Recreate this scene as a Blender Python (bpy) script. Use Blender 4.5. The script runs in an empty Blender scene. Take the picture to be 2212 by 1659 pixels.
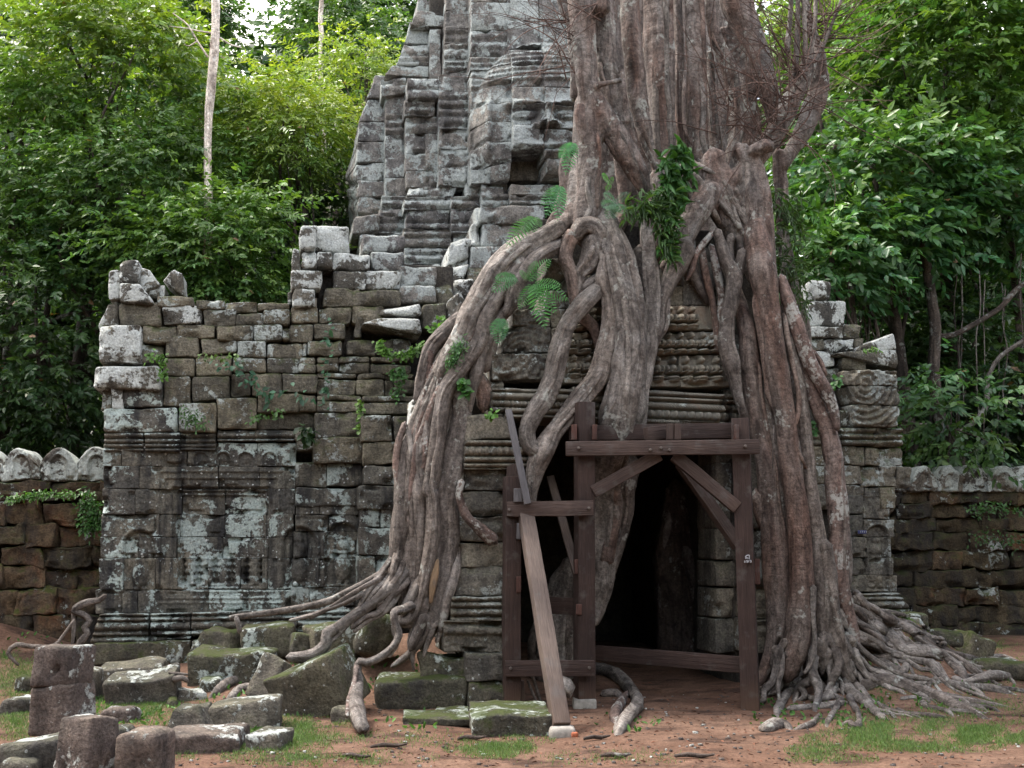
import bpy, math, random
import numpy as np
R = math.radians
rng = np.random.default_rng(11)
random.seed(5)
sc = bpy.context.scene
COL = sc.collection

# ------------------------------------------------------------------ camera
FPX, CX, CY = 2268.0, 1106.0, 829.5          # focal length and centre, in pixels of a 2212 x 1659 view of the photograph
PITCH, EYE = R(9.1), 1.6
cd = bpy.data.cameras.new('camera'); cam = bpy.data.objects.new('camera', cd); COL.objects.link(cam)
cd.sensor_width = 36.0; cd.lens = 36.0 * FPX / 2212.0; cd.clip_start = 0.1; cd.clip_end = 3000
cam.location = (0, 0, EYE); cam.rotation_euler = (R(90) + PITCH, 0, 0)
sc.camera = cam
# ------------------------------------------------------------------ sky, sun, exposure
SUN_EL, SUN_AZ = R(60), R(292)
w = bpy.data.worlds.new('World'); sc.world = w; w.use_nodes = True
wn, wl = w.node_tree.nodes, w.node_tree.links
bg = wn['Background']; bg.inputs['Strength'].default_value = 0.15
sky = wn.new('ShaderNodeTexSky'); sky.sky_type = 'NISHITA'; sky.sun_disc = False
sky.sun_elevation = SUN_EL; sky.sun_rotation = SUN_AZ; sky.air_density = 1.0; sky.dust_density = 4.0
wtc = wn.new('ShaderNodeTexCoord'); wno = wn.new('ShaderNodeTexNoise'); wno.inputs['Scale'].default_value = 2.2; wno.inputs['Detail'].default_value = 7
wmr = wn.new('ShaderNodeMapRange'); wmr.inputs['From Min'].default_value = 0.46; wmr.inputs['From Max'].default_value = 0.62
wmx = wn.new('ShaderNodeMix'); wmx.data_type = 'RGBA'
wl.new(wtc.outputs['Generated'], wno.inputs['Vector']); wl.new(wno.outputs['Fac'], wmr.inputs['Value'])
wl.new(wmr.outputs['Result'], wmx.inputs[0]); wl.new(sky.outputs[0], wmx.inputs[6]); wmx.inputs[7].default_value = (9.4, 9.1, 8.5, 1)
wl.new(wmx.outputs[2], bg.inputs['Color'])
sd = bpy.data.lights.new('sun', 'SUN'); sun = bpy.data.objects.new('sun', sd); COL.objects.link(sun)
sd.energy = 1.5; sd.angle = R(12); sd.color = (1.0, 0.95, 0.87)
sun.location = (-14, 5, 25)
_sv = (math.sin(SUN_AZ) * math.cos(SUN_EL), math.cos(SUN_AZ) * math.cos(SUN_EL), math.sin(SUN_EL))
from mathutils import Vector
sun.rotation_euler = Vector(_sv).to_track_quat('Z', 'Y').to_euler()
sc.view_settings.view_transform = 'Standard'; sc.view_settings.look = 'None'
sc.view_settings.exposure = 1.75; sc.view_settings.gamma = 1.0; sc.view_settings.use_curve_mapping = False
try:
    sc.cycles.use_denoising = True; sc.cycles.max_bounces = 8; sc.cycles.diffuse_bounces = 4
    sc.cycles.glossy_bounces = 2; sc.cycles.transmission_bounces = 4; sc.cycles.caustics_reflective = False; sc.cycles.caustics_refractive = False
except Exception:
    pass

# ------------------------------------------------------------------ photo pixel -> place
K = 0.35511
ZO = {1: (0, 0, K), 2: (706.96, 0, K), 3: (1426.5, 0, K), 4: (157.1, 510.6, K), 5: (785.5, 510.6, K), 6: (1426.5, 510.6, K),
      7: (0, 1069.9, K), 8: (706.96, 1069.9, K), 9: (1426.5, 1069.9, K), 11: (648.05, 1069.9, K), 10: (0, 864.06, 0.21307), 0: (0, 0, 1.0)}
def Z(n, x, y):
    o = ZO[n]; return o[0] + o[2] * x, o[1] + o[2] * y
CP, SP = math.cos(PITCH), math.sin(PITCH)
def ray(u, v):
    x = (u - CX) / FPX; yu = (CY - v) / FPX
    return np.array([x, CP - yu * SP, SP + yu * CP])
def atY(u, v, Y):
    r = ray(u, v); return np.array([0, 0, EYE]) + r * (Y / r[1])
def proj(P):
    q = np.asarray(P, float) - np.array([0, 0, EYE])
    f = q[:, 1] * CP + q[:, 2] * SP; up = -q[:, 1] * SP + q[:, 2] * CP
    return CX + FPX * q[:, 0] / f, CY - FPX * up / f
YAW = R(12.0); OX, OY = 1.75, 11.9            # temple frame: s to the right, d into the building, z up
ES = np.array([math.cos(YAW), math.sin(YAW), 0]); ED = np.array([-math.sin(YAW), math.cos(YAW), 0]); OB = np.array([OX, OY, 0.0])
def toW(a):
    a = np.asarray(a, float).reshape(-1, 3)
    return OB + a[:, :1] * ES + a[:, 1:2] * ED + np.array([0, 0, 1.0]) * a[:, 2:3]
def atD(u, v, d):
    r = ray(u, v); c = np.array([0, 0, EYE]) - OB
    t = (d - c @ ED) / (r @ ED); p = c + r * t
    return np.array([p @ ES, d, p[2]])
def atDW(u, v, d):
    return toW(atD(u, v, d))[0]

# ------------------------------------------------------------------ noise
def _h(i, j, k):
    n = (i * 374761393 + j * 668265263 + k * 1274126177) & 0x7fffffff
    n = ((n ^ (n >> 13)) * 1274126177) & 0x7fffffff
    return ((n ^ (n >> 16)) & 0xffff) / 65535.0
def vnoise(p):
    p = np.asarray(p, float); i = np.floor(p).astype(np.int64); f = p - i; f = f * f * (3 - 2 * f)
    r = 0
    for a in (0, 1):
        for b in (0, 1):
            for c in (0, 1):
                wt = (f[:, 0] if a else 1 - f[:, 0]) * (f[:, 1] if b else 1 - f[:, 1]) * (f[:, 2] if c else 1 - f[:, 2])
                r = r + wt * _h(i[:, 0] + a, i[:, 1] + b, i[:, 2] + c)
    return r * 2 - 1
def fbm(p, o=3):
    r = 0; a = 1.0; t = 0; p = np.asarray(p, float)
    for q in range(o):
        r = r + a * vnoise(p * (2.03 ** q) + 17.3 * q); t += a; a *= 0.5
    return r / t
def vec3(p, o=2):
    return np.stack([fbm(p, o), fbm(p + 41.7, o), fbm(p + 93.1, o)], 1)
def sst(a, b, x):
    t = np.clip((np.asarray(x, float) - a) / (b - a), 0, 1); return t * t * (3 - 2 * t)

# ------------------------------------------------------------------ ground height
def gh(x, y):
    x = np.asarray(x, float); y = np.asarray(y, float)
    z = 0.28 * sst(11.3, 15.5, y)
    inpath = np.exp(-((x - 1.75) / 1.3) ** 2)
    z = z * (1 - 0.8 * inpath * sst(17, 13, y))
    z = z + 0.52 * np.exp(-((x + 1.2) / 1.1) ** 2 - ((y - 12.8) / 0.85) ** 2)
    z = z + 0.20 * np.exp(-((x + 3.0) / 1.2) ** 2 - ((y - 12.9) / 0.8) ** 2)
    z = z + 0.82 * np.exp(-((x - 4.45) / 0.95) ** 2 - ((y - 12.9) / 0.85) ** 2)
    z = z + 0.55 * np.exp(-((x + 7.4) / 1.5) ** 2 - ((y - 14.1) / 0.75) ** 2)
    q = np.stack([x.ravel(), y.ravel(), np.zeros(x.size)], 1)
    n = (0.05 * fbm(q * 0.9, 3) + 0.014 * fbm(q * 5, 2)).reshape(x.shape)
    return z + n * sst(60, 20, np.abs(y))
def ghs(x, y): return float(gh(np.array([x]), np.array([y]))[0])
_hx = np.arange(-14, 16.01, 0.05); _hy = np.arange(4, 22.01, 0.05); _HX, _HY = np.meshgrid(_hx, _hy); HG = gh(_HX, _HY)
def ghi(x, y):
    fx = np.clip((x + 14) / 0.05, 0, len(_hx) - 2.001); fy = np.clip((y - 4) / 0.05, 0, len(_hy) - 2.001); i = fx.astype(int); j = fy.astype(int); a = fx - i; b = fy - j
    return HG[j, i] * (1 - a) * (1 - b) + HG[j, i + 1] * a * (1 - b) + HG[j + 1, i] * (1 - a) * b + HG[j + 1, i + 1] * a * b
def Gv(u, v):                              # where the lines of sight through these pixels first meet the ground
    u = np.asarray(u, float); v = np.asarray(v, float); yu = (CY - v) / FPX
    d = np.stack([(u - CX) / FPX, CP - yu * SP, SP + yu * CP], 1); d = d / d[:, 1:2]
    ys = np.arange(6.5, 17.0, 0.04); hit = np.full(len(u), 17.0); done = np.zeros(len(u), bool)
    for y in ys:
        m = (~done) & (EYE + d[:, 2] * y <= ghi(d[:, 0] * y, np.full(len(u), y))); hit[m] = y; done |= m
    x = d[:, 0] * hit; return np.stack([x, hit, ghi(x, hit)], 1)
def G(u, v, lift=0.0):
    p = Gv([u], [v])[0]; p[2] += lift; return p

# ------------------------------------------------------------------ objects
WL = {}
def root(name, loc, label, cat, group=None):
    o = bpy.data.objects.new(name, None); o.empty_display_size = 0.3; COL.objects.link(o)
    o.location = [float(c) for c in loc]; WL[o.name] = np.array(loc, float)
    return tag(o, label, cat, group)
def tag(o, label=None, cat=None, group=None, kind=None):
    if label: o['label'] = label
    if cat: o['category'] = cat
    if group: o['group'] = group
    if kind: o['kind'] = kind
    return o
def mesh(name, V, F, mat, parent=None, smooth=True, origin=None, tc=None, col=None):
    V = np.asarray(V, float)
    if origin is None:
        origin = V.mean(0); origin[2] = V[:, 2].min()
    origin = np.asarray(origin, float)
    me = bpy.data.meshes.new(name)
    if isinstance(F, np.ndarray):
        n, k = F.shape
        me.vertices.add(len(V)); me.vertices.foreach_set('co', (V - origin).astype(np.float32).ravel())
        me.loops.add(n * k); me.loops.foreach_set('vertex_index', F.astype(np.int32).ravel())
        me.polygons.add(n); me.polygons.foreach_set('loop_start', np.arange(0, n * k, k, dtype=np.int32))
        me.update(calc_edges=True)
    else:
        me.from_pydata((V - origin).tolist(), [], F)
    if smooth: me.polygons.foreach_set('use_smooth', np.ones(len(me.polygons), bool))
    if tc is not None:
        a = me.attributes.new('tc', 'FLOAT_VECTOR', 'POINT'); a.data.foreach_set('vector', np.asarray(tc, np.float32).ravel())
    if col is not None:
        a = me.color_attributes.new('col', 'FLOAT_COLOR', 'POINT')
        c = np.concatenate([np.asarray(col, float), np.ones((len(V), 1))], 1); a.data.foreach_set('color', c.astype(np.float32).ravel())
    me.materials.append(mat)
    o = bpy.data.objects.new(name, me); COL.objects.link(o)
    base = WL[parent.name] if parent is not None else 0
    o.location = [float(c) for c in (origin - base)]
    WL[o.name] = origin
    if parent is not None: o.parent = parent
    return o

# ---- rounded block: lattice on the six faces of a box, cached
_LAT = {}
def lattice(nx, ny, nz, back=True):
    key = (nx, ny, nz, back)
    if key in _LAT: return _LAT[key]
    idx = {}; vs = []; F = []
    def g(i, j, k):
        t = (i, j, k)
        if t not in idx: idx[t] = len(vs); vs.append(t)
        return idx[t]
    for i in range(nx):
        for k in range(nz):
            F.append((g(i, 0, k), g(i + 1, 0, k), g(i + 1, 0, k + 1), g(i, 0, k + 1)))
            if back: F.append((g(i, ny, k), g(i, ny, k + 1), g(i + 1, ny, k + 1), g(i + 1, ny, k)))
    for j in range(ny):
        for k in range(nz):
            F.append((g(0, j, k), g(0, j, k + 1), g(0, j + 1, k + 1), g(0, j + 1, k)))
            F.append((g(nx, j, k), g(nx, j + 1, k), g(nx, j + 1, k + 1), g(nx, j, k + 1)))
    for i in range(nx):
        for j in range(ny):
            F.append((g(i, j, 0), g(i, j + 1, 0), g(i + 1, j + 1, 0), g(i + 1, j, 0)))
            F.append((g(i, j, nz), g(i + 1, j, nz), g(i + 1, j + 1, nz), g(i, j + 1, nz)))
    _LAT[key] = (np.array(vs), np.array(F, np.int32)); return _LAT[key]
def axis(n, r, L):
    r = min(r, 0.45 * L)
    inner = np.linspace(r, L - r, max(2, n - 3))
    return np.concatenate([[0, 0.35 * r], inner, [L - 0.35 * r, L]])
def rbox(L, r, n, back=True):
    ax = [axis(n[q], r, L[q]) for q in range(3)]
    I, F = lattice(*(len(a) - 1 for a in ax), back)
    P = np.stack([ax[q][I[:, q]] for q in range(3)], 1)
    Lq = np.array(L); rr = min(r, 0.45 * min(L))
    q = np.clip(P, rr, Lq - rr); d = P - q; ln = np.linalg.norm(d, axis=1); ln[ln == 0] = 1
    m = np.abs(d).max(1)
    P = q + d / ln[:, None] * np.where(m > 0, np.maximum(m, 0.0), 0)[:, None]
    return P, F
# ------------------------------------------------------------------ materials
class NT:
    def __init__(s, name):
        s.m = bpy.data.materials.new(name); s.m.use_nodes = True
        s.N, s.L = s.m.node_tree.nodes, s.m.node_tree.links
        s.b = s.N['Principled BSDF']; s.out = s.N['Material Output']
    def n(s, t, ins=None, **kw):
        nd = s.N.new(t)
        for k, v in kw.items(): setattr(nd, k, v)
        for k, v in (ins or {}).items(): s.set(nd.inputs[k], v)
        return nd
    def set(s, sock, v):
        if isinstance(v, bpy.types.NodeSocket): s.L.new(v, sock)
        elif isinstance(v, (tuple, list)) and len(v) == 3 and sock.type == 'RGBA': sock.default_value = (*v, 1)
        else: sock.default_value = v
    def pos(s): return s.n('ShaderNodeNewGeometry').outputs['Position']
    def nz(s): return s.n('ShaderNodeSeparateXYZ', {0: s.n('ShaderNodeNewGeometry').outputs['Normal']}).outputs[2]
    def attr(s, a): return s.n('ShaderNodeAttribute', attribute_name=a).outputs
    def scale(s, v, k): return s.n('ShaderNodeVectorMath', {0: v, 1: k}, operation='MULTIPLY').outputs[0]
    def noise(s, v, sc_, det=4, rough=0.6, dist=0.0):
        return s.n('ShaderNodeTexNoise', {'Vector': v, 'Scale': sc_, 'Detail': det, 'Roughness': rough, 'Distortion': dist}).outputs['Fac']
    def voro(s, v, sc_): return s.n('ShaderNodeTexVoronoi', {'Vector': v, 'Scale': sc_}).outputs
    def mr(s, v, a, b, c=0.0, d=1.0):
        return s.n('ShaderNodeMapRange', {'Value': v, 'From Min': a, 'From Max': b, 'To Min': c, 'To Max': d}).outputs['Result']
    def ma(s, op, a, b=0.0, c=0.0):
        return s.n('ShaderNodeMath', {0: a, 1: b, 2: c}, operation=op).outputs[0]
    def mix(s, f, a, b, blend='MIX'):
        nd = s.n('ShaderNodeMix', data_type='RGBA', blend_type=blend)
        s.set(nd.inputs[0], f); s.set(nd.inputs[6], a); s.set(nd.inputs[7], b); return nd.outputs[2]
    def rnd(s): return s.n('ShaderNodeObjectInfo').outputs['Random']
    def bump(s, h, strength, dist):
        s.L.new(s.n('ShaderNodeBump', {'Height': h, 'Strength': strength, 'Distance': dist}).outputs[0], s.b.inputs['Normal'])
    def fin(s, col, rough=0.9, spec=0.25):
        s.set(s.b.inputs['Base Color'], col); s.set(s.b.inputs['Roughness'], rough); s.set(s.b.inputs['Specular IOR Level'], spec)
        return s.m

def stone(name, ca, cb, thr, lich=(0.42, 0.45, 0.43), dark=0.5, moss=0.3, spots=0.0, red=0.0, mossc=(0.045, 0.06, 0.014), bump=0.6, lay=0.0, fine=1.0):
    t = NT(name); P = t.pos(); nz = t.nz()
    n1 = t.noise(P, 1.4, 5); n2 = t.noise(P, 6.5, 6, 0.65); n3 = t.noise(t.scale(P, (2.6, 2.6, 0.55)), 1.6, 5)
    n4 = t.noise(P, 38, 5, 0.7); n5 = t.noise(P, 2.3, 4, 0.5, 0.6); n6 = t.noise(P, 17, 6, 0.7)
    c = t.mix(t.mr(n1, 0.35, 0.65), ca, cb)
    c = t.mix(1.0, c, t.mix(t.rnd(), (0.72, 0.72, 0.74), (1.22, 1.18, 1.12)), 'MULTIPLY')
    c = t.mix(1.0, c, t.mix(t.mr(n2, 0.3, 0.7), (1 - 0.5 * fine,) * 3, (1 + 0.4 * fine, 1 + 0.38 * fine, 1 + 0.35 * fine)), 'MULTIPLY')
    c = t.mix(1.0, c, t.mix(t.mr(n4, 0.32, 0.68), (1 - 0.55 * fine,) * 3, (1 + 0.5 * fine,) * 3), 'MULTIPLY')
    if red: c = t.mix(t.ma('MULTIPLY', t.mr(t.noise(P, 3.1, 3), 0.55, 0.68), red), c, (0.22, 0.09, 0.045))
    c = t.mix(t.ma('MULTIPLY', t.mr(n3, 0.46, 0.62), dark), c, (0.022, 0.022, 0.025))
    # crusts of pale lichen, thicker where rain reaches
    v = t.ma('ADD', t.ma('MULTIPLY', n5, 0.62), t.ma('MULTIPLY', n6, 0.38))
    v = t.ma('ADD', v, t.ma('MULTIPLY', nz, 0.045))
    lm = t.mr(v, thr, thr + 0.028)
    lc = t.mix(t.mr(n4, 0.35, 0.65), tuple(x * 0.62 for x in lich), tuple(min(1, x * 1.25) for x in lich))
    c = t.mix(t.ma('MULTIPLY', lm, 0.88), c, lc)
    if spots:
        vo = t.voro(P, 15.0); clus = t.mr(t.noise(P, 1.9, 3), 0.46, 0.58); vs = t.n('ShaderNodeSeparateColor', {0: vo['Color']}).outputs[0]
        sm = t.ma('MULTIPLY', t.mr(t.ma('ADD', vo['Distance'], t.ma('MULTIPLY', n6, 0.5)), 0.47, 0.42), t.ma('MULTIPLY', clus, t.mr(vs, 1 - spots * 1.6, 1 - spots * 1.6 + 0.02)))
        c = t.mix(sm, c, (0.55, 0.57, 0.56))
    mm = t.ma('MULTIPLY', t.mr(t.ma('ADD', t.ma('MULTIPLY', nz, 0.22), n2), 0.56, 0.74), moss)
    c = t.mix(mm, c, mossc)
    h = t.ma('ADD', t.ma('MULTIPLY', n2, 0.8), t.ma('ADD', t.ma('MULTIPLY', n4, 0.35), t.ma('MULTIPLY', n6, 0.5)))
    if lay: h = t.ma('ADD', h, t.ma('MULTIPLY', t.noise(t.scale(P, (1.5, 1.5, 16)), 1.3, 4), lay))
    h = t.ma('ADD', h, t.ma('MULTIPLY', lm, 0.12))
    t.bump(h, min(1.0, bump * 1.5), 0.05)
    return t.fin(c, 0.92, 0.2)
M = {}
M['tower'] = stone('tower_sandstone', (0.205, 0.197, 0.195), (0.26, 0.247, 0.236), 0.508, dark=0.55, moss=0.15, lich=(0.37, 0.4, 0.39), bump=0.75)
M['tower_w'] = stone('tower_sandstone_lichened', (0.205, 0.197, 0.195), (0.25, 0.237, 0.227), 0.482, dark=0.5, moss=0.15, lich=(0.43, 0.46, 0.45), bump=0.75)
M['wing'] = stone('wing_sandstone', (0.155, 0.142, 0.112), (0.212, 0.193, 0.155), 0.556, dark=0.55, moss=0.8, lay=0.5)
M['wing_w'] = stone('wing_sandstone_lichened', (0.12, 0.113, 0.1), (0.15, 0.14, 0.122), 0.482, dark=0.45, moss=0.25, lich=(0.58, 0.6, 0.58))
M['low'] = stone('dark_wall_sandstone', (0.11, 0.107, 0.097), (0.175, 0.162, 0.137), 0.55, dark=0.85, moss=0.1, spots=0.3, lich=(0.4, 0.46, 0.44), bump=0.5)
M['low_w'] = stone('dark_wall_sandstone_white', (0.1, 0.097, 0.09), (0.15, 0.138, 0.12), 0.51, dark=0.75, moss=0.1, spots=0.55, lich=(0.45, 0.52, 0.49), bump=0.5)
M['porch'] = stone('porch_sandstone', (0.155, 0.146, 0.126), (0.21, 0.193, 0.165), 0.562, dark=0.55, moss=0.25, lich=(0.36, 0.38, 0.36), bump=0.5)
M['lintel'] = stone('carved_sandstone', (0.165, 0.15, 0.122), (0.215, 0.195, 0.16), 0.585, dark=0.55, moss=0.12, red=0.25, bump=0.45)
M['relief'] = stone('carved_relief_sandstone', (0.2, 0.185, 0.155), (0.245, 0.227, 0.19), 0.62, dark=0.25, moss=0.05, red=0.3, bump=0.15, fine=0.35)
M['fallen'] = stone('fallen_sandstone', (0.12, 0.113, 0.1), (0.165, 0.152, 0.13), 0.558, dark=0.5, moss=0.25, spots=0.14, lich=(0.52, 0.55, 0.53))
M['fallen_p'] = stone('pinkish_sandstone', (0.15, 0.122, 0.112), (0.19, 0.155, 0.138), 0.565, dark=0.5, moss=0.12, spots=0.12, lich=(0.5, 0.52, 0.5))
M['mossy'] = stone('mossy_sandstone', (0.09, 0.086, 0.066), (0.13, 0.12, 0.094), 0.57, dark=0.5, moss=0.9, spots=0.16, lich=(0.5, 0.55, 0.52))
M['coping'] = stone('coping_sandstone', (0.15, 0.14, 0.125), (0.2, 0.18, 0.16), 0.455, dark=0.45, moss=0.15, lich=(0.5, 0.53, 0.5))
M['lat'] = stone('laterite', (0.125, 0.085, 0.056), (0.095, 0.072, 0.048), 0.585, dark=0.6, moss=0.9, red=0.4, bump=1.0, mossc=(0.05, 0.06, 0.012))
M['lat_d'] = stone('dark_laterite', (0.095, 0.074, 0.05), (0.068, 0.056, 0.038), 0.62, dark=0.7, moss=0.7, bump=1.0, mossc=(0.035, 0.045, 0.012))
M['core'] = stone('inner_masonry', (0.05, 0.045, 0.04), (0.06, 0.055, 0.05), 0.75, dark=0.5, moss=0.0)  # dark backing stone: shade of the open gaps put into its colour

def bark(name, ca, cb, lich=0.6, lichc=(0.34, 0.34, 0.31), ring=0.25):
    t = NT(name); A = t.attr('tc')['Vector']; P = t.pos()
    n1 = t.noise(t.scale(P, (1.7, 1.7, 0.35)), 2.2, 5); lon = t.noise(t.scale(A, (4.5, 4.5, 0.9)), 2.2, 7, 0.62, 0.8); rg = t.noise(t.scale(A, (3, 3, 17)), 1.0, 3, 0.5, 1.2)
    fi = t.noise(P, 26, 6, 0.72, 0.5); bl = t.noise(P, 4.5, 5, 0.6, 0.7)
    c = t.mix(t.mr(n1, 0.36, 0.62), ca, cb)
    c = t.mix(1.0, c, t.mix(t.rnd(), (0.78, 0.76, 0.76), (1.18, 1.15, 1.13)), 'MULTIPLY')
    c = t.mix(1.0, c, t.mix(t.mr(lon, 0.32, 0.68), (0.33, 0.31, 0.31), (1.5, 1.5, 1.5)), 'MULTIPLY')
    c = t.mix(1.0, c, t.mix(t.mr(fi, 0.33, 0.67), (0.42, 0.42, 0.42), (1.55, 1.55, 1.55)), 'MULTIPLY')
    c = t.mix(t.mr(bl, 0.52, 0.68), c, t.mix(1.0, c, (0.5, 0.46, 0.44), 'MULTIPLY'))
    c = t.mix(t.ma('MULTIPLY', t.mr(bl, 0.46, 0.36), 0.6), c, t.mix(1.0, c, (1.25, 1.32, 1.38), 'MULTIPLY'))
    lm = t.mr(t.ma('ADD', t.ma('MULTIPLY', t.noise(P, 3.2, 3), 0.6), t.ma('MULTIPLY', t.noise(P, 19, 5), 0.4)), lich, lich + 0.05)
    c = t.mix(t.ma('MULTIPLY', lm, 0.8), c, lichc)
    h = t.ma('ADD', t.ma('MULTIPLY', lon, 0.9), t.ma('ADD', t.ma('MULTIPLY', rg, ring), t.ma('MULTIPLY', fi, 0.35)))
    t.bump(h, 0.9, 0.045)
    return t.fin(c, 0.8, 0.3)
M['bark'] = bark('fig_bark_brown', (0.118, 0.099, 0.086), (0.185, 0.163, 0.147), 0.585)
M['bark_red'] = bark('fig_bark_red', (0.15, 0.094, 0.074), (0.165, 0.135, 0.118), 0.60)
M['bark_grey'] = bark('fig_bark_grey', (0.15, 0.133, 0.119), (0.22, 0.2, 0.182), 0.58)
M['bark_pale'] = bark('fig_bark_lichened', (0.19, 0.155, 0.138), (0.17, 0.115, 0.097), 0.525, (0.43, 0.43, 0.4))
M['bark_mix'] = bark('fig_trunk_bark', (0.14, 0.09, 0.072), (0.2, 0.182, 0.168), 0.57)
M['trunk_dark'] = bark('forest_bark', (0.06, 0.045, 0.038), (0.09, 0.07, 0.058), 0.56, (0.25, 0.25, 0.23))
M['trunk_pale'] = bark('pale_forest_bark', (0.55, 0.48, 0.42), (0.65, 0.58, 0.52), 0.56, (0.7, 0.68, 0.65))
M['twig'] = bark('twig_bark', (0.1, 0.062, 0.05), (0.14, 0.09, 0.075), 0.7)

def wood(name, ca, cb):
    t = NT(name); A = t.attr('tc')['Vector']
    g = t.noise(t.scale(A, (30, 30, 1.2)), 1.4, 6, 0.65, 0.4); b = t.noise(A, 1.7, 3); f = t.noise(t.scale(A, (110, 110, 5)), 1.5, 3)
    c = t.mix(t.mr(g, 0.3, 0.7), ca, cb)
    c = t.mix(1.0, c, t.mix(t.mr(b, 0.35, 0.65), (0.72, 0.7, 0.72), (1.25, 1.25, 1.25)), 'MULTIPLY')
    c = t.mix(1.0, c, t.mix(t.mr(f, 0.35, 0.65), (0.75, 0.75, 0.75), (1.2, 1.2, 1.2)), 'MULTIPLY')
    c = t.mix(t.mr(t.noise(t.scale(A, (46, 46, 0.8)), 1.0, 3), 0.66, 0.72), c, (0.012, 0.008, 0.007))
    zz_ = t.n('ShaderNodeSeparateXYZ', {0: t.pos()}).outputs[2]; c = t.mix(t.ma('MULTIPLY', t.mr(t.ma('ADD', zz_, t.ma('MULTIPLY', b, 0.35)), 0.5, 0.18), 0.7), c, (0.12, 0.072, 0.05))
    c = t.mix(t.ma('MULTIPLY', t.mr(t.noise(t.pos(), 6.0, 4), 0.55, 0.68), 0.45), c, (0.1, 0.09, 0.085))
    t.bump(t.ma('ADD', g, t.ma('MULTIPLY', f, 0.5)), 0.7, 0.016)
    return t.fin(c, 0.72, 0.3)
M['wood'] = wood('dark_timber', (0.03, 0.0175, 0.0145), (0.05, 0.03, 0.025))
M['wood2'] = wood('brown_timber', (0.05, 0.032, 0.026), (0.075, 0.05, 0.042))
M['wood3'] = wood('weathered_timber', (0.09, 0.065, 0.054), (0.125, 0.095, 0.08))
M['woodr'] = wood('red_timber', (0.06, 0.028, 0.022), (0.085, 0.04, 0.031))
M['woodg'] = wood('grey_timber', (0.085, 0.08, 0.085), (0.13, 0.122, 0.125))
def plain(name, col, rough=0.8, metal=0.0, var=0.3, sc_=20):
    t = NT(name); P = t.pos(); n = t.noise(P, sc_, 4)
    c = t.mix(t.mr(n, 0.3, 0.7), tuple(x * (1 - var) for x in col), tuple(min(1, x * (1 + var)) for x in col))
    t.b.inputs['Metallic'].default_value = metal; t.bump(n, 0.4, 0.01)
    return t.fin(c, rough, 0.3)
M['concrete'] = plain('concrete', (0.27, 0.25, 0.225)); M['steel'] = plain('rusty_steel', (0.12, 0.1, 0.09), 0.6, 0.6)
M['chalk'] = plain('white_paint', (0.42, 0.42, 0.45)); M['brickred'] = plain('terracotta', (0.32, 0.1, 0.05))
M['plate'] = plain('blue_plate', (0.05, 0.06, 0.16), 0.4); M['litter'] = plain('dead_leaf', (0.14, 0.06, 0.035), 0.8, 0, 0.6, 9)
M['rawwood'] = wood('torn_wood', (0.2, 0.13, 0.075), (0.28, 0.19, 0.115))

def leafmat(name, rough=0.42, trans=0.3, spec=0.5):
    t = NT(name); c = t.attr('col')['Color']
    t.fin(c, rough, spec)
    tr = t.n('ShaderNodeBsdfTranslucent', {'Color': t.mix(1.0, c, (1.5, 1.6, 0.6), 'MULTIPLY')})
    mx = t.n('ShaderNodeMixShader', {0: trans}); t.L.new(t.b.outputs[0], mx.inputs[1]); t.L.new(tr.outputs[0], mx.inputs[2])
    t.L.new(mx.outputs[0], t.out.inputs['Surface'])
    return t.m
M['leaf'] = leafmat('leaf'); M['fern'] = leafmat('fern_leaf', 0.5, 0.3); M['grass'] = leafmat('grass_blade', 0.6, 0.3, 0.3)

def groundmat():
    t = NT('red_earth'); P = t.pos()
    n1 = t.noise(P, 0.55, 5); n2 = t.noise(P, 3.2, 6, 0.7); n3 = t.noise(P, 30, 5, 0.75); n4 = t.noise(t.scale(P, (1, 2.2, 1)), 1.3, 6, 0.65)
    c = t.mix(t.mr(n1, 0.36, 0.64), (0.13, 0.073, 0.05), (0.175, 0.108, 0.077))
    c = t.mix(t.mr(n4, 0.52, 0.62), c, (0.066, 0.04, 0.03))
    c = t.mix(1.0, c, t.mix(t.mr(n2, 0.3, 0.7), (0.62, 0.6, 0.58), (1.3, 1.3, 1.3)), 'MULTIPLY')
    c = t.mix(1.0, c, t.mix(t.mr(n3, 0.3, 0.7), (0.6, 0.6, 0.6), (1.3, 1.3, 1.3)), 'MULTIPLY')
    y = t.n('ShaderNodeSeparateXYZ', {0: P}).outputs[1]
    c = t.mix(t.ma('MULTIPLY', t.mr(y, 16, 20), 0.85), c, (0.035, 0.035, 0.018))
    t.bump(t.ma('ADD', t.ma('MULTIPLY', n2, 1.2), t.ma('ADD', t.ma('MULTIPLY', n3, 0.5), n4)), 0.8, 0.05)
    return t.fin(c, 0.95, 0.15)
M['ground'] = groundmat()

# ------------------------------------------------------------------ ground sheet
gx = np.concatenate([np.linspace(-900, -30, 12), np.linspace(-24, -10, 15), np.linspace(-9.8, 9.8, 197), np.linspace(10, 24, 15), np.linspace(30, 900, 12)])
gy = np.concatenate([np.linspace(-300, -5, 10), np.linspace(0, 7, 15), np.linspace(7.1, 17, 130), np.linspace(17.5, 45, 40), np.linspace(55, 1500, 14)])
GXX, GYY = np.meshgrid(gx, gy)
GV = np.stack([GXX.ravel(), GYY.ravel(), gh(GXX, GYY).ravel()], 1)
_a = np.arange(len(gx) - 1)[None] + len(gx) * np.arange(len(gy) - 1)[:, None]; _a = _a.ravel()
GF = np.stack([_a, _a + 1, _a + 1 + len(gx), _a + len(gx)], 1)
tag(mesh('ground', GV, GF, M['ground'], origin=(0, 0, 0)), 'trodden red earth in front of the temple gate', 'ground', kind='structure')

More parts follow.
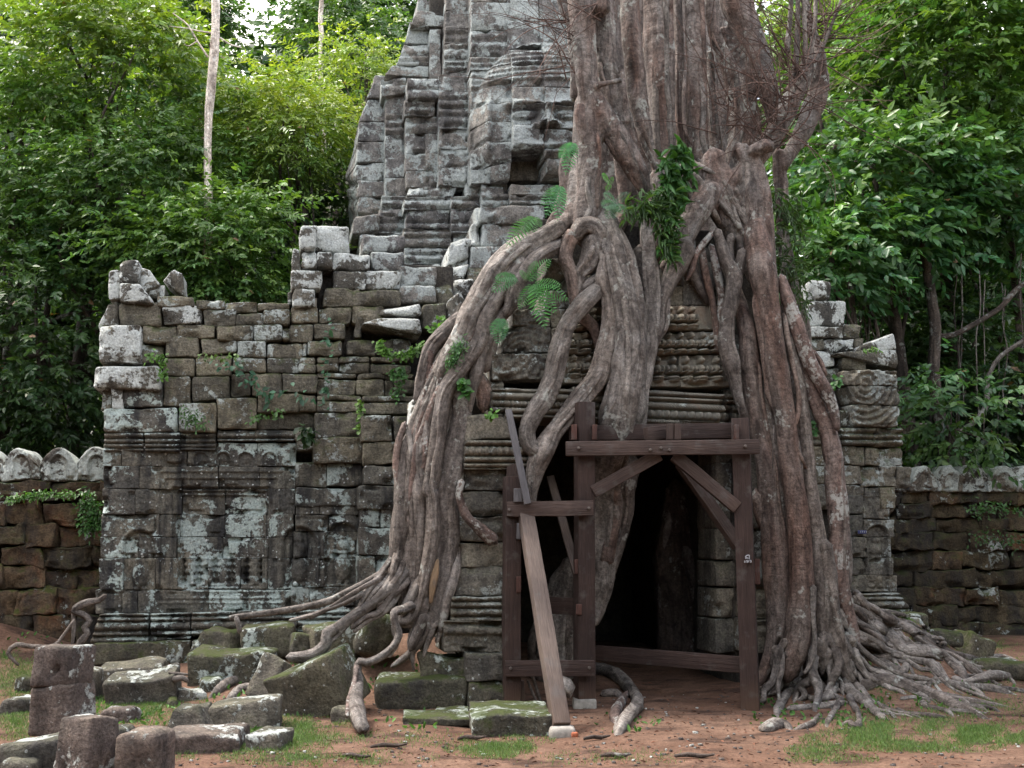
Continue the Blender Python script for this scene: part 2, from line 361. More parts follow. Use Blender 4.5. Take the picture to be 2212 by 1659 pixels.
# ------------------------------------------------------------------ masonry helpers
def quad(z, r):            # rect (x0,y0,x1,y1) or four corners (tl,tr,br,bl) in zoom window z -> photo pixels
    if len(r) == 4 and not isinstance(r[0], tuple): r = [(r[0], r[1]), (r[2], r[1]), (r[2], r[3]), (r[0], r[3])]
    return [Z(z, *p) for p in r]
def block(parent, z, r, d, depth, mat, name='stone_block', nd=5, jit=1.2, rad=0.03, res=7.0, relief=None, side=None, er=0.018, dj=0.03, gap=0.8, tilt=0.0, post=None):
    q = [list(p) for p in quad(z, r)]; rad = rad * 0.6 + 0.004; gap = gap * 0.5
    cx = sum(p[0] for p in q) / 4; cy = sum(p[1] for p in q) / 4
    for p in q:
        p[0] += random.uniform(-jit, jit) - math.copysign(gap, p[0] - cx); p[1] += random.uniform(-jit, jit) - math.copysign(gap, p[1] - cy)
    d = d + random.uniform(-dj, dj)
    c = np.array([atD(p[0], p[1], d) for p in q])            # tl tr br bl in (s,d,z)
    Ls = 0.5 * (np.linalg.norm(c[1] - c[0]) + np.linalg.norm(c[2] - c[3])); Lz = 0.5 * (np.linalg.norm(c[3] - c[0]) + np.linalg.norm(c[2] - c[1]))
    wpx = abs(q[1][0] - q[0][0]); hpx = abs(q[3][1] - q[0][1])
    n = (int(np.clip(wpx / res, 3, 110)) + 3, nd, int(np.clip(hpx / res, 3, 110)) + 3)
    P, F = rbox((Ls, depth, Lz), rad, n, False)      # the hidden back is left open
    a = P[:, 0] / Ls; e = P[:, 2] / Lz; y = P[:, 1]
    bot = c[3] + (c[2] - c[3]) * a[:, None]; top = c[0] + (c[1] - c[0]) * a[:, None]
    V = bot + (top - bot) * e[:, None]; V[:, 1] = d + y + tilt * (e - 0.5)
    W = toW(V)
    k = random.uniform(0, 50)
    V += er * vec3(W * 3.0 + k, 2) * 1.4 + 0.35 * er * vec3(W * 12.0, 1)
    # chipped corners
    ch = fbm(W * 4.5 + k * 1.7, 2); edge = (np.minimum(a, 1 - a) * Ls < 0.07) * 1.0 + (np.minimum(e, 1 - e) * Lz < 0.06) * 1.0
    V[:, 1] += np.where((edge > 0) & (y < 0.1), np.clip(ch - 0.1, 0, 1) * 0.2, 0)
    if relief is not None or side is not None:
        uu, vv = proj(toW(V))
        wgt = np.clip(1 - y / max(0.12, 0.5 * depth), 0, 1)
        if relief is not None: V[:, 1] -= relief(uu, vv) * wgt
        if side is not None: V[:, 0] += side(uu, vv, V) * np.clip(1 - a / 0.8, 0, 1)
    if post is not None: V = post(V, a, e)
    return mesh(name, toW(V), F, M[mat], parent)
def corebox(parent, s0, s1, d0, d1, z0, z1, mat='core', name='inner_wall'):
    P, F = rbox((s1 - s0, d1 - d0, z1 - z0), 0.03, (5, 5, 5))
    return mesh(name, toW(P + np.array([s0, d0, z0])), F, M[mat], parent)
def bands(v, edges, h=0.035):          # horizontal carved mouldings: alternating fillets and rolls between pixel heights
    r = np.zeros_like(v)
    for i in range(len(edges) - 1):
        a, b = edges[i], edges[i + 1]; m = (v >= a) & (v < b); x = (v[m] - a) / (b - a)
        r[m] = h * (np.sqrt(np.clip(1 - (2 * x - 1) ** 2, 0, 1)) if i % 2 == 0 else -0.35 * np.ones_like(x))
    return r
def blob(u, v, cu, cv, ru, rv, h):
    return h * np.sqrt(np.clip(1 - ((u - cu) / ru) ** 2 - ((v - cv) / rv) ** 2, 0, 1))
def gau(u, v, cu, cv, ru, rv, h):
    return h * np.exp(-((u - cu) / ru) ** 2 - ((v - cv) / rv) ** 2)
def base_of(z, x, y, d):
    p = atDW(*Z(z, x, y), d); p[2] = ghs(p[0], p[1]); return p
# ------------------------------------------------------------------ carved figures
def seated(u, v, cu, vb, H):           # small seated figure, hands joined, on a row of them
    r = 0
    r = np.maximum(r, blob(u, v, cu, vb - 0.82 * H, 0.125 * H, 0.15 * H, 0.075))
    r = np.maximum(r, blob(u, v, cu, vb - 0.97 * H, 0.06 * H, 0.07 * H, 0.05))
    r = np.maximum(r, blob(u, v, cu, vb - 0.48 * H, 0.165 * H, 0.2 * H, 0.07))
    for sg in (-1, 1):
        r = np.maximum(r, blob(u, v, cu + sg * 0.23 * H, vb - 0.48 * H, 0.065 * H, 0.19 * H, 0.06))
        r = np.maximum(r, blob(u, v, cu + sg * 0.12 * H, vb - 0.33 * H, 0.15 * H, 0.05 * H, 0.085))
    r = np.maximum(r, blob(u, v, cu, vb - 0.10 * H, 0.31 * H, 0.10 * H, 0.085))
    r = np.maximum(r, blob(u, v, cu, vb - 0.02 * H, 0.27 * H, 0.055 * H, 0.07))
    return r
def standing(u, v, cu, vt, vb):
    H = vb - vt; r = 0
    r = np.maximum(r, blob(u, v, cu, vt + 0.14 * H, 0.075 * H, 0.09 * H, 0.06))
    r = np.maximum(r, blob(u, v, cu, vt + 0.05 * H, 0.045 * H, 0.06 * H, 0.05))
    r = np.maximum(r, blob(u, v, cu, vt + 0.31 * H, 0.13 * H, 0.13 * H, 0.07))
    r = np.maximum(r, blob(u, v, cu, vt + 0.46 * H, 0.10 * H, 0.13 * H, 0.065))
    r = np.maximum(r, blob(u, v, cu, vt + 0.70 * H, 0.155 * H, 0.27 * H, 0.08))
    for sg in (-1, 1):
        r = np.maximum(r, blob(u, v, cu + sg * 0.19 * H, vt + 0.42 * H, 0.045 * H, 0.19 * H, 0.045))
        r = np.maximum(r, blob(u, v, cu + sg * 0.07 * H, vt + 0.97 * H, 0.06 * H, 0.05 * H, 0.05))
    return r
def inrect(u, v, a, b, c, e, f=1.5):
    return sst(a - f, a + f, u) * sst(c + f, c - f, u) * sst(b - f, b + f, v) * sst(e + f, e - f, v)
def niche(u, v, cu, vt, vb, hw, dep=0.05):
    top = vt + hw
    ins = np.where(v > top, np.abs(u - cu) / hw, np.sqrt(((u - cu) / hw) ** 2 + ((v - top) / hw) ** 2))
    r = -dep * sst(1.06, 0.94, ins) * (v < vb)
    return r + 0.03 * np.exp(-((ins - 1.18) / 0.1) ** 2) * (v < vb)
def grain(u, v, a=0.006, f=0.35):      # shallow worn foliage carving
    p = np.stack([u * f, v * f, 0 * u], 1); return a * fbm(p, 2)

# ------------------------------------------------------------------ LEFT WING of the gate
wing = root('gallery_wing', base_of(7, 1200, 900, 3.3), 'long ruined sandstone gallery wing left of the tree roots, with carved blind window', 'temple wing')
WD = 3.3
W = lambda r, d=WD, m='wing', dep=0.55, **k: block(wing, 4, r, d, dep, m, **k)
# ornament stones on top of the left end
W((215, 195, 290, 390), m='wing_w', rad=0.06); W((275, 135, 402, 288), m='wing_w', rad=0.11, er=0.03); W([(275, 285), (400, 290), (505, 415), (280, 395)], d=WD - 0.1, m='wing_w', rad=0.07)
W([(398, 190), (470, 195), (540, 300), (400, 365)], m='wing_w', d=WD + 0.1, rad=0.08, er=0.03); W([(535, 255), (630, 200), (682, 225), (680, 362), ][0:4], m='wing_w', d=WD + 0.1, rad=0.07, er=0.03); W((400, 290, 560, 368), m='wing_w', d=WD + 0.12)
W((510, 362, 738, 428), m='wing'); W((748, 380, 925, 440), m='wing'); W((925, 393, 1125, 460), m='wing', d=WD + .05); W((1125, 405, 1318, 450), m='wing', d=WD + .05)
W([(215, 410), (278, 405), (275, 540), (150, 540)], m='wing_w', d=WD + .06); W((150, 535, 275, 570), m='wing', d=WD + 0.03)
for r in [(278, 400, 540, 540), (540, 425, 785, 535), (790, 440, 1000, 545), (1000, 460, 1163, 545), (1165, 440, 1322, 532), (1325, 420, 1487, 528), (1490, 425, 1692, 527)]:
    W(r, m='wing_w' if r[0] == 540 else 'wing', rad=0.06, er=0.025)
for r in [(420, 535, 628, 652), (635, 535, 862, 620), (870, 545, 1092, 632), (1095, 535, 1277, 642), (1277, 545, 1322, 637), (1322, 530, 1462, 642), (1462, 522, 1657, 627)]:
    W(r, rad=0.055, er=0.025)
W((150, 540, 418, 772), m='wing_w', d=WD - 0.12, rad=0.06)
for r in [(408, 655, 548, 772), (553, 615, 772, 742), (776, 625, 994, 717), (998, 635, 1180, 735), (1181, 645, 1397, 737), (1400, 640, 1430, 730), (1430, 632, 1640, 727)]:
    W(r, rad=0.055, er=0.025)
W((122, 780, 538, 930), m='wing_w', d=WD - 0.2, rad=0.07)
for r in [(555, 742, 742, 852), (748, 717, 973, 850), (975, 735, 1177, 832), (1180, 737, 1377, 832), (1378, 730, 1480, 775), (1378, 772, 1480, 830), (1480, 730, 1620, 770), (1480, 772, 1620, 830), (1622, 728, 1812, 768), (1622, 772, 1812, 832), (1812, 735, 2055, 770), (1812, 772, 2055, 832)]:
    W(r, rad=0.045, er=0.02)
for r in [(550, 855, 717, 1037), (723, 847, 962, 1002), (968, 832, 1082, 976), (1085, 835, 1272, 972), (1272, 835, 1490, 952), (1490, 832, 1728, 865), (1490, 866, 1726, 966), (1730, 832, 2080, 866), (1730, 868, 1895, 966), (1896, 868, 1955, 970), (1957, 866, 2082, 952)]:
    W(r, d=WD - 0.03, rad=0.045, er=0.02)
W((172, 930, 238, 1060)); W((236, 905, 303, 1048), d=WD - 0.08, m='wing_w'); W((303, 900, 548, 1045), d=WD - 0.06, m='low_w')
W((180, 1042, 638, 1190), d=WD - 0.12, m='low_w', rad=0.06); W((645, 1010, 872, 1192), d=WD - 0.1); W((880, 985, 1122, 1172), d=WD - 0.12); W((1125, 955, 1372, 1075), d=WD - 0.14); W((1372, 960, 1485, 1072), d=WD - 0.1)
W((1125, 1078, 1485, 1178), d=WD + 0.02); W((1488, 968, 1755, 1000), d=WD - .2); W((1488, 1000, 1755, 1068), d=WD - .22); W((1757, 968, 2080, 1008), d=WD - 0.35); W((1757, 1010, 2060, 1085), d=WD - 0.36)
cor = lambda u, v: bands(v, [Z(4, 0, y)[1] for y in (1195, 1225, 1235, 1258, 1264, 1285, 1290, 1312)], 0.05)
for r in [(190, 1198, 436, 1312), (437, 1195, 652, 1312), (655, 1192, 873, 1303), (880, 1180, 1110, 1247), (1112, 1180, 1350, 1247)]:
    W(r, d=WD - 0.04, m='low', relief=cor, res=2.6, rad=0.02, er=0.008)
# stepped pieces nearer the porch
WS = WD - 0.28
for r, dd in [((1475, 1070, 1752, 1222), 0), ((1352, 1182, 1470, 1242), .15), ((1352, 1243, 1470, 1300), .15), ((1462, 1224, 1765, 1375), -0.04), ((1352, 1375, 1545, 1525), 0.12), ((1547, 1380, 1765, 1520), 0.1), ((1352, 1527, 1735, 1640), 0.1), ((1757, 1088, 1945, 1245), -0.3), ((1948, 1090, 2070, 1245), -0.3), ((1770, 1247, 1960, 1390), -0.3), ((1770, 1392, 1965, 1510), -0.3), ((1738, 1512, 1975, 1660), -0.32)]:
    W(r, d=WS + dd, m='wing' if r[1] < 1380 else 'low', relief=lambda u, v: grain(u, v, 0.012), res=5)
# stair of roof stones rising to the tower
for r, dd, m in [((1380, -75, 1478, 80), 0, 'wing_w'), ((1480, -60, 1690, 95), .25, 'wing_w'), ((1335, 65, 1385, 215), 0, 'wing_w'), ((1388, 82, 1480, 195), -.03, 'wing_w'), ((1480, 85, 1580, 195), .02, 'wing_w'), ((1322, 200, 1510, 325), -0.02, 'wing_w'),
                 ((1335, 320, 1478, 430), -.05, 'wing_w'), ((1312, 330, 1340, 420), 0.1, 'wing_w'), ((1590, 100, 1812, 205), .15, 'wing_w'), ((1585, 205, 1795, 325), .1, 'wing_w'), ((1775, 205, 2000, 325), .15, 'wing_w'), ((1530, 315, 1748, 425), .05, 'wing'), ((1722, 330, 1995, 428), 0.02, 'wing'),
                 ((1815, 95, 2015, 205), .3, 'tower_w'), ((1755, -10, 2020, 100), .35, 'tower_w'), ((1695, 420, 1900, 530), 0.0, 'wing'), ((1720, 480, 1770, 620), 0, 'wing'), ((1995, 305, 2205, 395), .2, 'tower_w'), ((1660, 625, 1850, 725), -0.02, 'wing'), ((1850, 620, 2060, 728), -0.05, 'wing_w')]:
    W(r, d=WD + dd, m=m, rad=0.06, er=0.025)
W([(1880, 440), (2120, 405), (2128, 480), (1870, 480)], d=WD - 0.15, m='wing_w', rad=0.06); W([(1745, 520), (1860, 483), (2128, 495), (2128, 605)], d=WD - 0.35, m='wing_w', rad=0.09, dep=0.8)
for q in [[(360, 410), (505, 395), (520, 560), (365, 570)], [(505, 390), (590, 330), (590, 470), (515, 500)], [(90, 640), (180, 620), (175, 715), (80, 715)]]:
    block(wing, 5, q, WD - 0.1, 0.6, 'wing_w' if q[0][0] > 400 else 'wing', rad=0.07)
for q, m, dd in [((195, 180, 455, 305), 'tower_w', .25), ((225, 300, 445, 398), 'tower_w', .15), ((120, 205, 235, 325), 'tower_w', .2), ((445, 290, 560, 420), 'wing', .3)]:
    block(wing, 5, q, WD + dd, 0.6, m, rad=0.07, er=0.03)
# lower carved wall with the blind window
def lowrel(u, v):
    r = grain(u, v, 0.01)
    for (a, b, c, e, dp) in [(346, 1020, 612, 1300, 0.015), (356, 1034, 600, 1290, 0.02), (372, 1052, 582, 1276, 0.045), (382, 1061, 573, 1268, 0.03), (391, 1070, 566, 1262, 0.03)]:
        r = r - dp * inrect(u, v, a, b, c, e, 1.2)
        r = r + 0.012 * (inrect(u, v, a - 4, b - 4, c + 4, e + 4, 1) - inrect(u, v, a, b, c, e, 1))
    bal = inrect(u, v, 394, 1205, 566, 1262, 1.2); r = r - 0.07 * bal
    for cu in (411, 446, 482, 517, 550):
        ring = 1 + 0.16 * np.cos((v - 1206) / 57 * 2 * np.pi * 4)
        r = r + bal * 0.11 * np.sqrt(np.clip(1 - ((u - cu) / (14.5 * ring)) ** 2, 0, 1))
    r = r + niche(u, v, 302, 1148, 1278, 32, 0.05) + standing(u, v, 302, 1158, 1276)
    for cu in (433, 482, 531, 583): r = r + niche(u, v, cu, 978, 1006, 14, 0.025) + gau(u, v, cu, 994, 6, 8, 0.02)
    r = r + niche(u, v, 647, 1140, 1268, 34, 0.05) + standing(u, v, 647, 1148, 1266) + niche(u, v, 741, 1132, 1262, 36, 0.05) + standing(u, v, 741, 1142, 1262)
    return r
rows = [(957, 1007, [222, 262, 348, 404, 472, 556, 640]), (1007, 1056, [222, 300, 392, 472, 560, 638]), (1056, 1111, [221, 292, 393, 485, 578, 637]), (1111, 1160, [219, 345, 388, 484, 575, 635]), (1160, 1206, [217, 300, 380, 480, 580, 633]), (1206, 1274, [214, 268, 336, 396, 448, 520, 578, 632]), (1274, 1326, [206, 263, 298, 452, 537, 630])]
for a, b, us in rows:
    for i in range(len(us) - 1):
        block(wing, 0, (us[i], a, us[i + 1], b), WD, 0.5, 'low_w' if (us[i] > 450 or us[i] < 250) and random.random() < 0.7 else 'low', res=2.3, rad=0.012, relief=lowrel, jit=0.8, gap=0.45, er=0.006, dj=0.008)
for a, b, us in [(1085, 1112, [640, 690, 778]), (1112, 1148, [638, 710, 778]), (1148, 1206, [634, 664, 700, 778]), (1206, 1268, [630, 690, 778]), (1268, 1320, [628, 668, 720, 776])]:
    for i in range(len(us) - 1):
        block(wing, 0, (us[i], a, us[i + 1], b), WD - 0.15, 0.5, 'low', res=2.5, rad=0.012, relief=lowrel, jit=0.8, gap=0.45, er=0.008, dj=0.01)
for a, b, us in [(1098, 1140, [778, 822, 858]), (1140, 1200, [776, 858]), (1200, 1290, [774, 812, 860])]:
    for i in range(len(us) - 1):
        block(wing, 0, (us[i], a, us[i + 1], b), WD - 0.55, 0.5, 'low_w', res=6, rad=0.02)
basem = lambda u, v: bands(v + 0.012 * (u - 200), [1322, 1332, 1335, 1343, 1346, 1362, 1366, 1374, 1378, 1390], 0.06)
for q in [[(216, 1326), (322, 1326), (320, 1388), (196, 1388)], [(324, 1326), (412, 1324), (412, 1380), (324, 1386)], [(414, 1324), (510, 1320), (510, 1372), (414, 1378)], [(512, 1320), (640, 1314), (640, 1364), (512, 1370)], [(642, 1314), (770, 1310), (770, 1366), (642, 1366)]]:
    block(wing, 0, q, WD - 0.13, 0.6, 'low_w', res=3, rad=0.02, relief=basem, er=0.01, dj=0.01)
block(wing, 0, [(200, 1390), (412, 1384), (412, 1432), (194, 1440)], WD - 0.3, 0.7, 'mossy', rad=0.03); block(wing, 0, [(414, 1384), (640, 1376), (640, 1432), (414, 1432)], WD - 0.3, 0.7, 'mossy', rad=0.03)
sL, sR = atD(232, 1200, WD)[0], atD(860, 1200, WD)[0]
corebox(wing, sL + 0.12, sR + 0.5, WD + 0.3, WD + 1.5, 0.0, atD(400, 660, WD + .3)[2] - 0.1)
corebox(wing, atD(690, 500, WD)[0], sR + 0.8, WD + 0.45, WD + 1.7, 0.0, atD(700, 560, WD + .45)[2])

# ------------------------------------------------------------------ FACE TOWER
tower = root('face_tower', base_of(2, 1290, 3300, 6.5), 'tall grey sandstone tower carved with giant faces behind the tree', 'tower')
FU = 1169.0
def facerel(u, v, fu=FU):
    x = u - fu; ax = np.abs(x)
    r = 0.42 * np.sqrt(np.clip(1 - (x / 150) ** 2 - ((v - 268) / 175) ** 2, 0, 1))
    browv = 243 + 0.0016 * (ax - 48) ** 2 + np.where(ax < 48, (48 - ax) * 0.10, 0)
    r = r + 0.10 * np.exp(-((v - browv) / 6.5) ** 2) * sst(100, 80, ax)
    for sg in (-1, 1):
        r = r + gau(u, v, fu + sg * 47, 266, 36, 15, -0.12) + blob(u, v, fu + sg * 47, 267, 28, 10, 0.13)
        r = r + np.exp(-((v - (268 + 0.004 * (u - fu - sg * 47) ** 2)) / 1.8) ** 2) * -0.02 * (np.abs(u - fu - sg * 47) < 27)
        r = r + gau(u, v, fu + sg * 60, 318, 34, 26, 0.05)
        r = r + 0.06 * np.exp(-((ax - 122) / 9) ** 2) * sst(225, 240, v) * sst(360, 340, v)
        r = r + blob(u, v, fu + sg * 21, 290, 11, 8, 0.10)
    t = np.clip((v - 243) / 50, 0, 1); nw = 7 + 15 * t
    r = r + (0.05 + 0.17 * t) * np.clip(1 - (ax / nw) ** 2, 0, 1) * sst(240, 248, v) * sst(299, 295, v)
    lw = np.clip(1 - (ax / 66) ** 2, 0, 1)
    r = r + 0.085 * np.exp(-((v - (334 - 0.0008 * ax ** 2)) / 6) ** 2) * lw + 0.095 * np.exp(-((v - (348 - 0.0022 * ax ** 2)) / 7) ** 2) * lw - 0.05 * np.exp(-((v - (341 - 0.0016 * ax ** 2)) / 2.2) ** 2) * lw
    r = r + gau(u, v, fu, 374, 40, 12, 0.09)
    d = sst(120, 128, v) * sst(196, 190, v)
    r = r + d * (0.05 + 0.022 * np.cos((v - 142) / 12 * 2 * np.pi)) + d * 0.015 * np.cos(u / 5.2 * 2 * np.pi) * (np.sin(v / 24 * 2 * np.pi) > 0)
    r = r + sst(96, 104, v) * sst(118, 112, v) * 0.05 * (0.5 + 0.5 * np.cos(x / 22 * 2 * np.pi))
    return r + grain(u, v, 0.014, 0.12)
TD = 5.0
T = lambda r, d, m='tower', dep=0.8, **k: block(tower, 2, r, d, dep, m if random.random() < 0.75 else 'tower_w', **{**dict(rad=0.018, er=0.014, gap=0.22, jit=0.7, dj=0.014), **k})
def col(x0, x1, ys, d, rel=None, res=4.5, xs=None, lean=0.0, **k):
    for i in range(len(ys) - 1):
        yj0, yj1 = ys[i], ys[i + 1]
        f = lambda y: lean * (1100 - y)
        T([(x0 + f(yj0), yj0), (x1 + f(yj0), yj0), (x1 + f(yj1), yj1), (x0 + f(yj1), yj1)], d + 0.00012 * (1100 - yj0), relief=rel, res=res, **k)
face = facerel
T((1100, 812, 1285, 958), TD, relief=face, res=3); T((1105, 978, 1302, 1112), TD + 0.33, relief=lambda u, v: 0.6 * facerel(u, v) * 0.5, res=4, m='lintel')
col(1100, 1287, [-170, -30, 130, 300], TD + 0.05, face, 4); col(1100, 1287, [345, 460, 582, 695, 812], TD, face, 2.6)
T((1100, 300, 1287, 345), TD - 0.04)
col(1289, 1458, [-160, -10, 140, 275, 345], TD + 0.05, face, 4); col(1289, 1458, [345, 465, 590, 702], TD, face, 2.6)
T((1289, 702, 1458, 845), TD, relief=face, res=2.4); T((1287, 845, 1458, 1010), TD, relief=face, res=2.4); T((1305, 1012, 1458, 1100), TD, relief=face, res=3)
col(1460, 1660, [-160, 0, 150, 300, 460, 590, 702, 845, 1000, 1110], TD, face, 4)
pil = lambda edges, h=0.042: (lambda u, v: bands(v, [Z(2, 0, y)[1] for y in edges], h) + grain(u, v, 0.022, 0.16))
col(872, 1098, [-190, -40, 20, 180, 350], TD + 0.16, pil([-190, 170, 205, 235, 262, 300]), 4); col(872, 1098, [350, 440, 560, 675, 790, 908, 1028, 1116], TD + 0.1, face, 3)
mo = [160, 200, 222, 250, 258, 290, 300, 355, 372, 395, 402, 440, 560, 600, 612, 650, 662, 700, 715, 760, 775, 800, 1020]
col(680, 870, [-150, -20, 60, 180, 268, 370, 442], TD + 0.5, pil(mo), 3, lean=0.04); col(680, 870, [442, 560, 668, 790, 905, 1020, 1122], TD + 0.42, pil(mo), 3)
# left column with the strong cornice
mo2 = [480, 545, 556, 600, 612, 640, 655, 690, 705, 740, 752, 800, 930]
T((488, 480, 682, 602), TD + 0.55, relief=pil([480, 540, 548, 602], 0.05), res=3); T((470, 602, 655, 700), TD + 0.68, relief=pil(mo2), res=3); col(478, 640, [700, 810, 930, 1040, 1140], TD + 0.78, pil(mo2), 3.5); col(600, 700, [700, 810, 930, 1040, 1140], TD + 0.7, pil(mo2), 4)
T([(500, 130), (665, 150), (660, 270), (470, 270)], TD + 1.1, dep=1.2, res=5); T([(540, 60), (810, 85), (800, 170), (505, 145)], TD + 0.9, dep=1.4, res=5); T([(610, 0), (810, 0), (805, 85), (600, 62)], TD + 1.0, dep=1.2); T([(555, -40), (612, -40), (605, 62), (545, 70)], TD + 1.1, m='tower')
T([(470, 270), (660, 270), (630, 400), (415, 400)], TD + 1.05, dep=1.2, relief=pil([300, 330, 340, 372, 380, 400]), res=4); T([(395, 400), (640, 400), (640, 470), (350, 455)], TD + 1.0, dep=1.2, res=5); T([(620, 180), (690, 180), (690, 480), (625, 470)], TD + 0.85, m='tower')
T([(330, 490), (475, 470), (480, 560), (330, 585)], TD + 1.0, dep=1.0, relief=pil([480, 510, 520, 560]), res=4)
col(352, 482, [565, 690, 820, 960, 1080, 1200], TD + 1.05, pil([690, 720, 735, 765, 780, 810, 960], 0.05), 4, dep=1.2)
# the face on the left side, seen from the side
PX = np.array([470, 560, 620, 680, 760, 830, 900, 950, 1000, 1040, 1075, 1100, 1125, 1140, 1160, 1175, 1195, 1215, 1245, 1275, 1300]) * K
PO = np.array([0, 0, 0.02, 0.05, 0.07, 0.06, 0.05, 0.06, 0.09, 0.13, 0.17, 0.15, 0.02, 0.05, 0.12, 0.07, 0.12, 0.04, 0.07, 0.08, 0.02])
def sidef(u, v, V):
    f = np.exp(-((V[:, 1] - (TD + 2.6)) / 0.55) ** 2); g = np.exp(-((V[:, 1] - (TD + 2.6)) / 1.3) ** 2)
    o = np.interp(v, PX, PO); b = np.interp(v, PX, np.minimum(PO, 0.12))
    return -(o * f + b * (1 - f) * g)
for y0, y1, a, b in [(455, 600, 285, 245), (600, 742, 245, 205), (742, 860, 205, 192), (860, 990, 192, 188), (990, 1100, 188, 198), (1100, 1198, 198, 200), (1198, 1295, 200, 192)]:
    T([(a, y0), (362, y0), (362, y1), (b, y1)], TD + 1.35, dep=2.9, side=sidef, res=4, jit=0.5, rad=0.05, nd=18)
# lower storey mouldings under the tower
lo = [1180, 1210, 1222, 1262, 1272, 1350, 1362, 1400, 1412, 1440, 1452, 1500, 1512, 1545, 1556, 1590, 1602, 1659]
LM = pil(lo, 0.05)
for q, d in [([(500, 1140), (790, 1135), (760, 1200), (480, 1200)], .55), ((470, 1205, 760, 1275), .5), ((480, 1275, 740, 1395), .58), ((460, 1395, 755, 1500), .52), ((470, 1500, 735, 1605), .56), ((330, 1195, 485, 1265), .95), ((312, 1268, 482, 1325), .95), ((300, 1325, 470, 1420), 1.0), ((300, 1420, 470, 1525), 1.0),
             ((750, 1198, 925, 1275), .35), ((755, 1275, 915, 1420), .4), ((770, 1420, 880, 1500), .45), ((845, 1118, 935, 1200), .3), ((935, 1115, 1103, 1262), .12), ((1112, 1118, 1345, 1180), -.05), ((1112, 1182, 1335, 1242), -.02), ((1345, 1118, 1500, 1250), 0)]:
    T(q, TD + d, relief=LM, res=3, m='tower_w' if random.random() < 0.6 else 'tower')
for q, d, m in [([(160, 1320), (312, 1290), (320, 1400), (150, 1425)], .9, 'tower_w'), ((205, 1415, 305, 1545), .85, 'tower_w'), ((265, 1535, 465, 1645), .7, 'tower'), ([(935, 1255), (1330, 1245), (1320, 1365), (930, 1350)], -.2, 'wing'), ((905, 1260, 940, 1380), -.1, 'tower_w'), ((935, 1362, 1145, 1495), -.1, 'wing'), ((880, 1350, 935, 1490), -.1, 'wing_w'), ((1145, 1365, 1350, 1500), 0, 'wing'),
                ((870, 1490, 1110, 1640), -.3, 'wing'), ([(770, 1490), (870, 1450), (860, 1560), (735, 1590)], -.1, 'wing_w'), ([(735, 1580), (860, 1560), (850, 1650), (700, 1660)], -.2, 'wing_w'), ((470, 1605, 690, 1700), .3, 'tower_w'), ((1110, 1500, 1300, 1640), -.2, 'wing')]:
    T(q, TD + d - 0.2, m=m, rad=0.07, er=0.03, dep=1.0)
for q, d, m in [([(530, 30), (660, 0), (640, 130), (500, 190)], -.5, 'wing_w'), ([(470, 200), (650, 150), (600, 300), (450, 350)], -.7, 'wing_w'), ((625, 180, 770, 330), -.7, 'wing'), ((560, 250, 680, 400), -.9, 'wing_w'), ([(500, 380), (600, 330), (640, 420), (520, 500)], -1.1, 'wing_w')]:
    block(tower, 5, q, TD + d, 1.0, m, rad=0.08, er=0.03)
tl, tr = atD(800, 300, TD + .8)[0], 2.6
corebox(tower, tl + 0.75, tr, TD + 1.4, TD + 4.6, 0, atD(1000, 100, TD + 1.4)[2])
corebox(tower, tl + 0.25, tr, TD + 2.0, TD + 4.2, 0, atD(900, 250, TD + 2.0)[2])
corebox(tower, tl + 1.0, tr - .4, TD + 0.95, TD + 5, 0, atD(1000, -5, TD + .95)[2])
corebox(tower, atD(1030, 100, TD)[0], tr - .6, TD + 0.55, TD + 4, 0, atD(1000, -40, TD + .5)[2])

# ------------------------------------------------------------------ PORCH
porch = root('gate_porch', base_of(0, 1440, 1525, 0.5), 'carved sandstone doorway porch wrapped by the fig roots', 'temple porch')
PD = 0.0
B5 = lambda r, d=PD, m='porch', dep=0.6, **k: block(porch, 5, r, d, dep, m, **k)
lin_l = lambda u, v: bands(v - 0.03 * (u - 1090), [838, 846, 848, 862, 866, 878, 880, 892, 895, 903], 0.055) + 0.02 * np.cos(u / 9 * 2 * np.pi) * ((v > 866) & (v < 880)) 
def lin_r(u, v):
    w_ = v - 0.045 * (u - 1395)
    r = bands(w_, [845, 854, 856, 864, 868, 882, 885, 902, 905, 915, 918, 925], 0.055)
    r = r + 0.02 * np.cos(u / 4 * 2 * np.pi) * (w_ < 854) + 0.012 * np.cos(u / 6 * 2 * np.pi) * np.cos(w_ / 6 * 2 * np.pi) * ((w_ > 868) & (w_ < 882))
    r = r + 0.028 * np.cos(u / 18 * 2 * np.pi) * ((w_ > 885) & (w_ < 902)) + 0.016 * np.cos(u / 5.5 * 2 * np.pi) * ((w_ > 905) & (w_ < 915))
    return r
LK = dict(er=0.006, rad=0.015, jit=0.4, dj=0.01, gap=0.4)
for q in [[(1062, 842), (1090, 842), (1090, 900), (1062, 898)], [(1090, 838), (1240, 840), (1240, 905), (1090, 903)], [(1240, 832), (1392, 840), (1392, 918), (1240, 905)]]:
    block(porch, 0, q, PD - 0.03, 0.7, 'relief' if q[0][0] > 1080 else 'porch', name='lintel', relief=lin_l, res=1.8, **LK)
block(porch, 0, [(1385, 842), (1562, 851), (1572, 924), (1385, 920)], PD - 0.05, 0.7, 'relief', name='lintel', relief=lin_r, res=1.6, **LK)
block(porch, 0, [(1564, 840), (1660, 845), (1660, 928), (1574, 924)], PD + 0.05, 0.7, 'lintel', name='lintel', relief=lin_r, res=2.0, **LK)
def row(us, vb, H):
    def f(u, v):
        r = 0
        for cu in us: r = np.maximum(r, seated(u, v, cu, vb, H))
        return 2.1 * r + 0.09 * (v > vb) + grain(u, v, 0.006, 0.4)
    return f
rowL = [1237, 1262, 1288, 1314, 1340, 1366]
